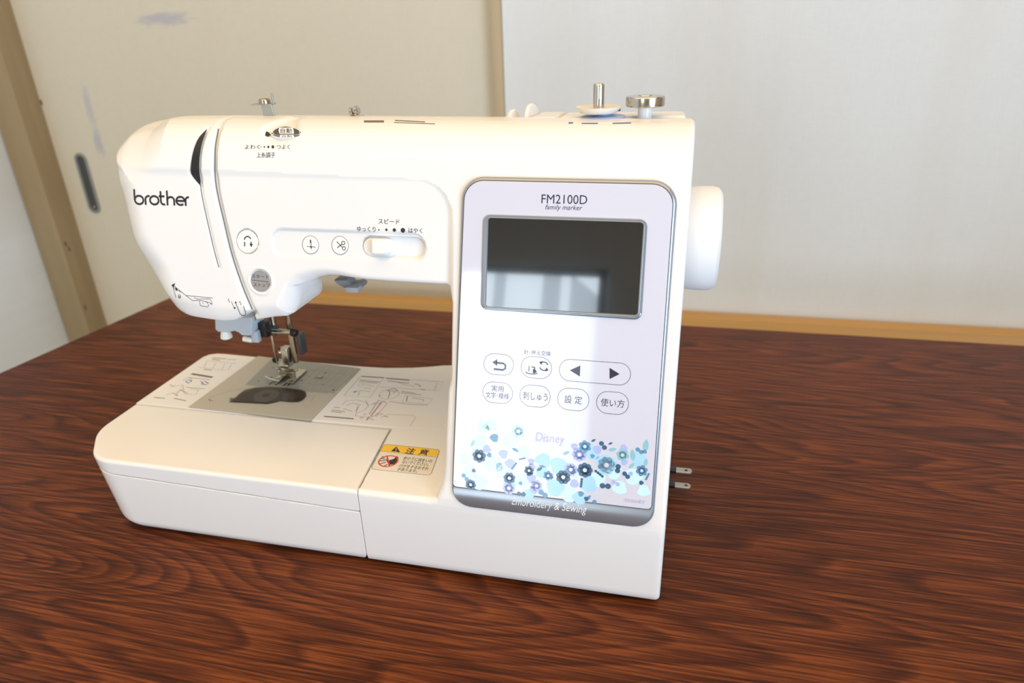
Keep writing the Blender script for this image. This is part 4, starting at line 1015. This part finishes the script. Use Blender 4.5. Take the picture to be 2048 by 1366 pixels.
# threader lever, left of the needle
TY = 118.0
a0, a1 = at(438, 645, TY), at(511, 668, TY)
lev_px = [(437, 630), (509, 630), (512, 634), (511, 664), (507, 667), (491, 666), (484, 660), (476, 657), (468, 659), (462, 660), (444, 659), (438, 654)]
lp = np.array([on_y(*q, TY)[[0, 2]] for q in lev_px])
def tym(p, h): p = np.asarray(p); return np.stack([p[:, 0], np.full(len(p), TY - h), p[:, 1]], 1)
lev = plate('threader_lever', round_poly(lp, 1.0, 3), [(0, -12), (0, 4.6), (.4, 5.3), (.9, 5.6)], tym, M['grey'], sm)
kb = at(452, 661, TY)
lathe('lever_knob', [(3.6, 3), (3.6, -.5), (4.6, -4), (4.7, -5.8), (3.6, -6.6)], (kb[0], TY - 1, kb[2]), M['cream'], lev, n=24)
kc = at(497, 680, TY)
lathe('threader_hook', [(2.4, 0), (2.4, 7), (1.6, 8)], (kc[0] - 4, TY, kc[2] + 1), M['cream'], lev, axis=(1, 0, -.1), n=16)
box('threader_stem', (at(512, 672, TY)[0], TY, at(512, 672, TY)[2]), (6, 5, 10), M['grey'], lev, .8)
box('threader_rod', (at(522, 668, TY)[0], TY + 6, at(522, 668, TY)[2] + 2), (7, 7, 13), M['black'], lev, 1.0)
# presser-foot lever behind the arm
PY_ = 112.0
pv = np.array([on_y(*q, PY_)[[0, 2]] for q in ((670, 556), (697, 556), (706, 565), (722, 563), (729, 567), (727, 573), (718, 577), (704, 576), (690, 572), (678, 565))])
def pym(p, h): p = np.asarray(p); return np.stack([p[:, 0], np.full(len(p), PY_ - h), p[:, 1]], 1)
plate('presser_lever', round_poly(pv, .8, 3), [(.6, -7), (0, -6), (0, 3), (.7, 4)], pym, M['lever_grey'], sm)
lb = on_y(715, 571, PY_)
box('lever_pad', (lb[0], PY_ - 6, lb[2]), (10, 9, 4), M['grey'], bpy.data.objects['presser_lever'], 1.0)

# ---- fittings on top
def top_z(y): 
    return float(np.interp(y, [q[0] for q in sorted(map(tuple, PRO)) if q[1] > 200], [q[1] for q in sorted(map(tuple, PRO)) if q[1] > 200]))
TPY = 100.0
tz = ztop
def tp_(px, py, y=TPY): return on_y(px, py, y)
w0 = tp_(1197, 225)
lathe('winder_base', [(13.5, -3), (13.5, .3), (12.5, .6), (6, .8), (5, 1.4), (5, tp_(1197, 226)[2] - tz + 2.4)], (tp_(1206, 238)[0], TPY, tz - 2.6), M['blueplastic'], sm, n=40)
sz = lambda py: tp_(1197, py)[2] - tz
seat = lathe('winder_seat', [(5, sz(226)), (11.0, sz(225)), (13.4, sz(216)), (13.7, sz(213)), (12.6, sz(213)), (11.6, sz(215)), (3, sz(215))], (w0[0], TPY, tz), M['cream'], sm, n=48)
sh = lathe('winder_shaft', [(3.3, -4), (3.3, tp_(1197, 170)[2] - tz), (2.7, tp_(1197, 167)[2] - tz)], (w0[0], TPY, tz), M['steel'], sm, n=28)
tube('shaft_spring', [(w0[0] + .3, TPY - 3.4, tz + 8), (w0[0] + .3, TPY - 3.6, tp_(1197, 178)[2]), (w0[0] + .3, TPY - 2, tp_(1197, 165)[2])], .45, M['steel_dull'], sh, 8)
tube('seat_tab', [(tp_(1234, 220)[0], TPY, tp_(1234, 220)[2]), (tp_(1240, 219)[0], TPY - 1, tp_(1240, 219)[2])], .8, M['darkgrey'], seat, 8)
s0_ = tp_(1290, 215); zz = lambda py: tp_(1290, py)[2] - tz
stp = lathe('winder_stopper', [(4.2, -4), (4.2, zz(213)), (4.0, zz(211))], (s0_[0], TPY, tz), M['white'], sm, n=28)
kn = bmesh.new(); prof = []
bm_lathe(kn, [(9.6, zz(213)), (11.2, zz(211.5)), (11.4, zz(209)), (11.4, zz(194)), (11.0, zz(192)), (8, zz(191)), (4.4, zz(190.6)), (4.2, zz(189.6)), (1, zz(189.6))], (s0_[0], TPY, tz), n=48)
from_bm('stopper_cap', kn, M['steel'], stp)
# thread guide over the tension dial
gy = 92.0
g = [on_y(*q, gy) for q in ((523, 209), (543, 208), (554, 240), (532, 245))]
gpoly = np.array([q[[0, 2]] for q in g])
def gym(p, h): p = np.asarray(p); return np.stack([p[:, 0], np.full(len(p), gy - h), p[:, 1]], 1)
gd = plate('thread_guide', gpoly, [(0, 0), (0, .9), (.15, 1.0)], gym, M['steel_dull'], sm)
q = on_y(525, 209, gy)
box('guide_tab', (q[0] - 1, gy + 3, q[2]), (14, 8, .9), M['steel_dull'], gd, .3)
q = on_y(526, 203, gy)
lathe('guide_screw', [(3.4, 0), (3.8, .5), (3.8, 2.6), (3.0, 3.4), (2.2, 3.2), (1.5, 2.6)], (q[0], gy + 2, q[2] - 1.8), M['brass'], gd, n=24)
q = on_y(545, 207, gy); q2 = on_y(545, 189, gy)
box('guide_finger', (q[0], gy + 1, (q[2] + q2[2]) / 2), (1.6, .9, q2[2] - q[2] + 2), M['steel_dull'], gd, .2)
# small pre-tension disc further right
q = on_y(709, 222, 104)
pt = lathe('pretension_disc', [(2.2, -3.2), (2.8, -2.8), (2.8, -1.0), (1.6, -.6), (1.6, .6), (2.9, 1.0), (2.9, 2.8), (2.2, 3.2)], (q[0], 104, q[2]), M['steel'], sm, axis=(1, 0, .25), n=24)
box('disc_bracket', (q[0] - 1, 104, q[2] - 3.6), (11, 8, .9), M['steel_dull'], pt, .2)
# carrying handle and spool discs
hq0, hq1 = on_y(1066, 240, 92), on_y(1120, 229, 112)
hz = on_y(1100, 228, 112)[2]
HP = [(on_y(1064, 240, 98)[0], 96), (on_y(1112, 241, 98)[0], 96), (on_y(1128, 229, 118)[0], 124), (on_y(1083, 228, 118)[0], 124)]
plate('carrying_handle', HP, [(0, tz - 12), (0, hz - .8), (.6, hz)], tmap, M['white'], sm)
HP2 = [(on_y(1117, 240, 98)[0], 100), (-4, 104), (-5, 128), (on_y(1132, 229, 118)[0], 126)]
plate('lid', HP2, [(0, tz - 12), (0, hz - 1.6), (1.2, hz - .6)], tmap, M['white'], sm)
for nm, px, py, r in (('spool_cap', 1028, 218, 9.5), ('spool_disc', 1065, 206.5, 11.5)):
    q = on_y(px, py, 116); lathe(nm, [(r - .8, -1.4), (r, -.7), (r, .7), (r - .8, 1.4)], (q[0], 116, q[2] - r), M['white'], sm, axis=(1, -.18, .12), n=40)
# faint print on top of the arm
pt_ = Print(shell, .1)
for (a, b_, w) in (((728, 243), (768, 243), 1.2), ((790, 241), (850, 244), .5), ((788, 245), (870, 248), .4)): pt_.stroke([(a[0] + (b_[0] - a[0]) * t / 6, a[1] + (b_[1] - a[1]) * t / 6) for t in range(7)], w)
pt_.build('top_print', 'ink_grey', body)
pb_ = Print(shell, .1)
for a, b_, w in (((1163, 247), (1196, 247), .6), ((1225, 247), (1262, 246), .6), ((1137, 246), (1146, 246), .8)): pb_.stroke([a, ((a[0] + b_[0]) / 2, (a[1] + b_[1]) / 2), b_], w)
pb_.build('top_print', 'ink_blue', body)

# ---- handwheel and plug on the right side
hw = on_y(1400, 475, 100)
lathe('handwheel', [(28, -2), (30.5, 0), (31.8, 2), (32.2, 8), (32.2, 15.5), (31.2, 18.6), (28.5, 20.6), (20, 21.2), (5, 20.4)], (0.5, 100, (on_y(1405, 374, 100)[2] + on_y(1395, 574, 100)[2]) / 2), M['white_soft'], sm, axis=(1, 0, 0), n=96)
pz = [(on_y(1360, 941, 120)[2]), (on_y(1360, 971, 120)[2])]
pg = box('power_plug', (-4, 120, sum(pz) / 2), (9.0, 16, 22), M['black'], sm, 2)
for z in pz:
    bld = bmesh.new(); x0 = .5; x1 = on_y(1384, 941, 120)[0]; xm = on_y(1351, 941, 120)[0]
    pl_ = round_poly([(xm - .5, 116.8), (x1, 116.8), (x1, 123.2), (xm - .5, 123.2)], [.1, 2.4, 2.4, .1], 6)
    bl = plate('blade', pl_, [(.2, z - .75), (0, z - .5), (0, z + .5), (.3, z + .75)], tmap, M['steel_dull'], pg)
    box('blade_sleeve', ((x0 + xm) / 2, 120, z), (xm - x0 + 1, 6.6, 2.2), M['black'], pg, .4)
    hc = on_z(1372, 941 if z == pz[0] else 971, z)
    pr = Print(lambda p, h: tmap(np.asarray(p), h), z + .79); pr.disc((hc[0], 120), 1.3, px=False, k=14); pr.build('blade_hole', 'black', bl)

# fine printing too small to pick apart singly
for o in bpy.data.objects:
    if o.name.split('.')[0] in ('bed_print', 'floral_print', 'top_print', 'threading_marks', 'plate_slots', 'plate_gauge', 'cover_marks'): o['kind'] = 'stuff'
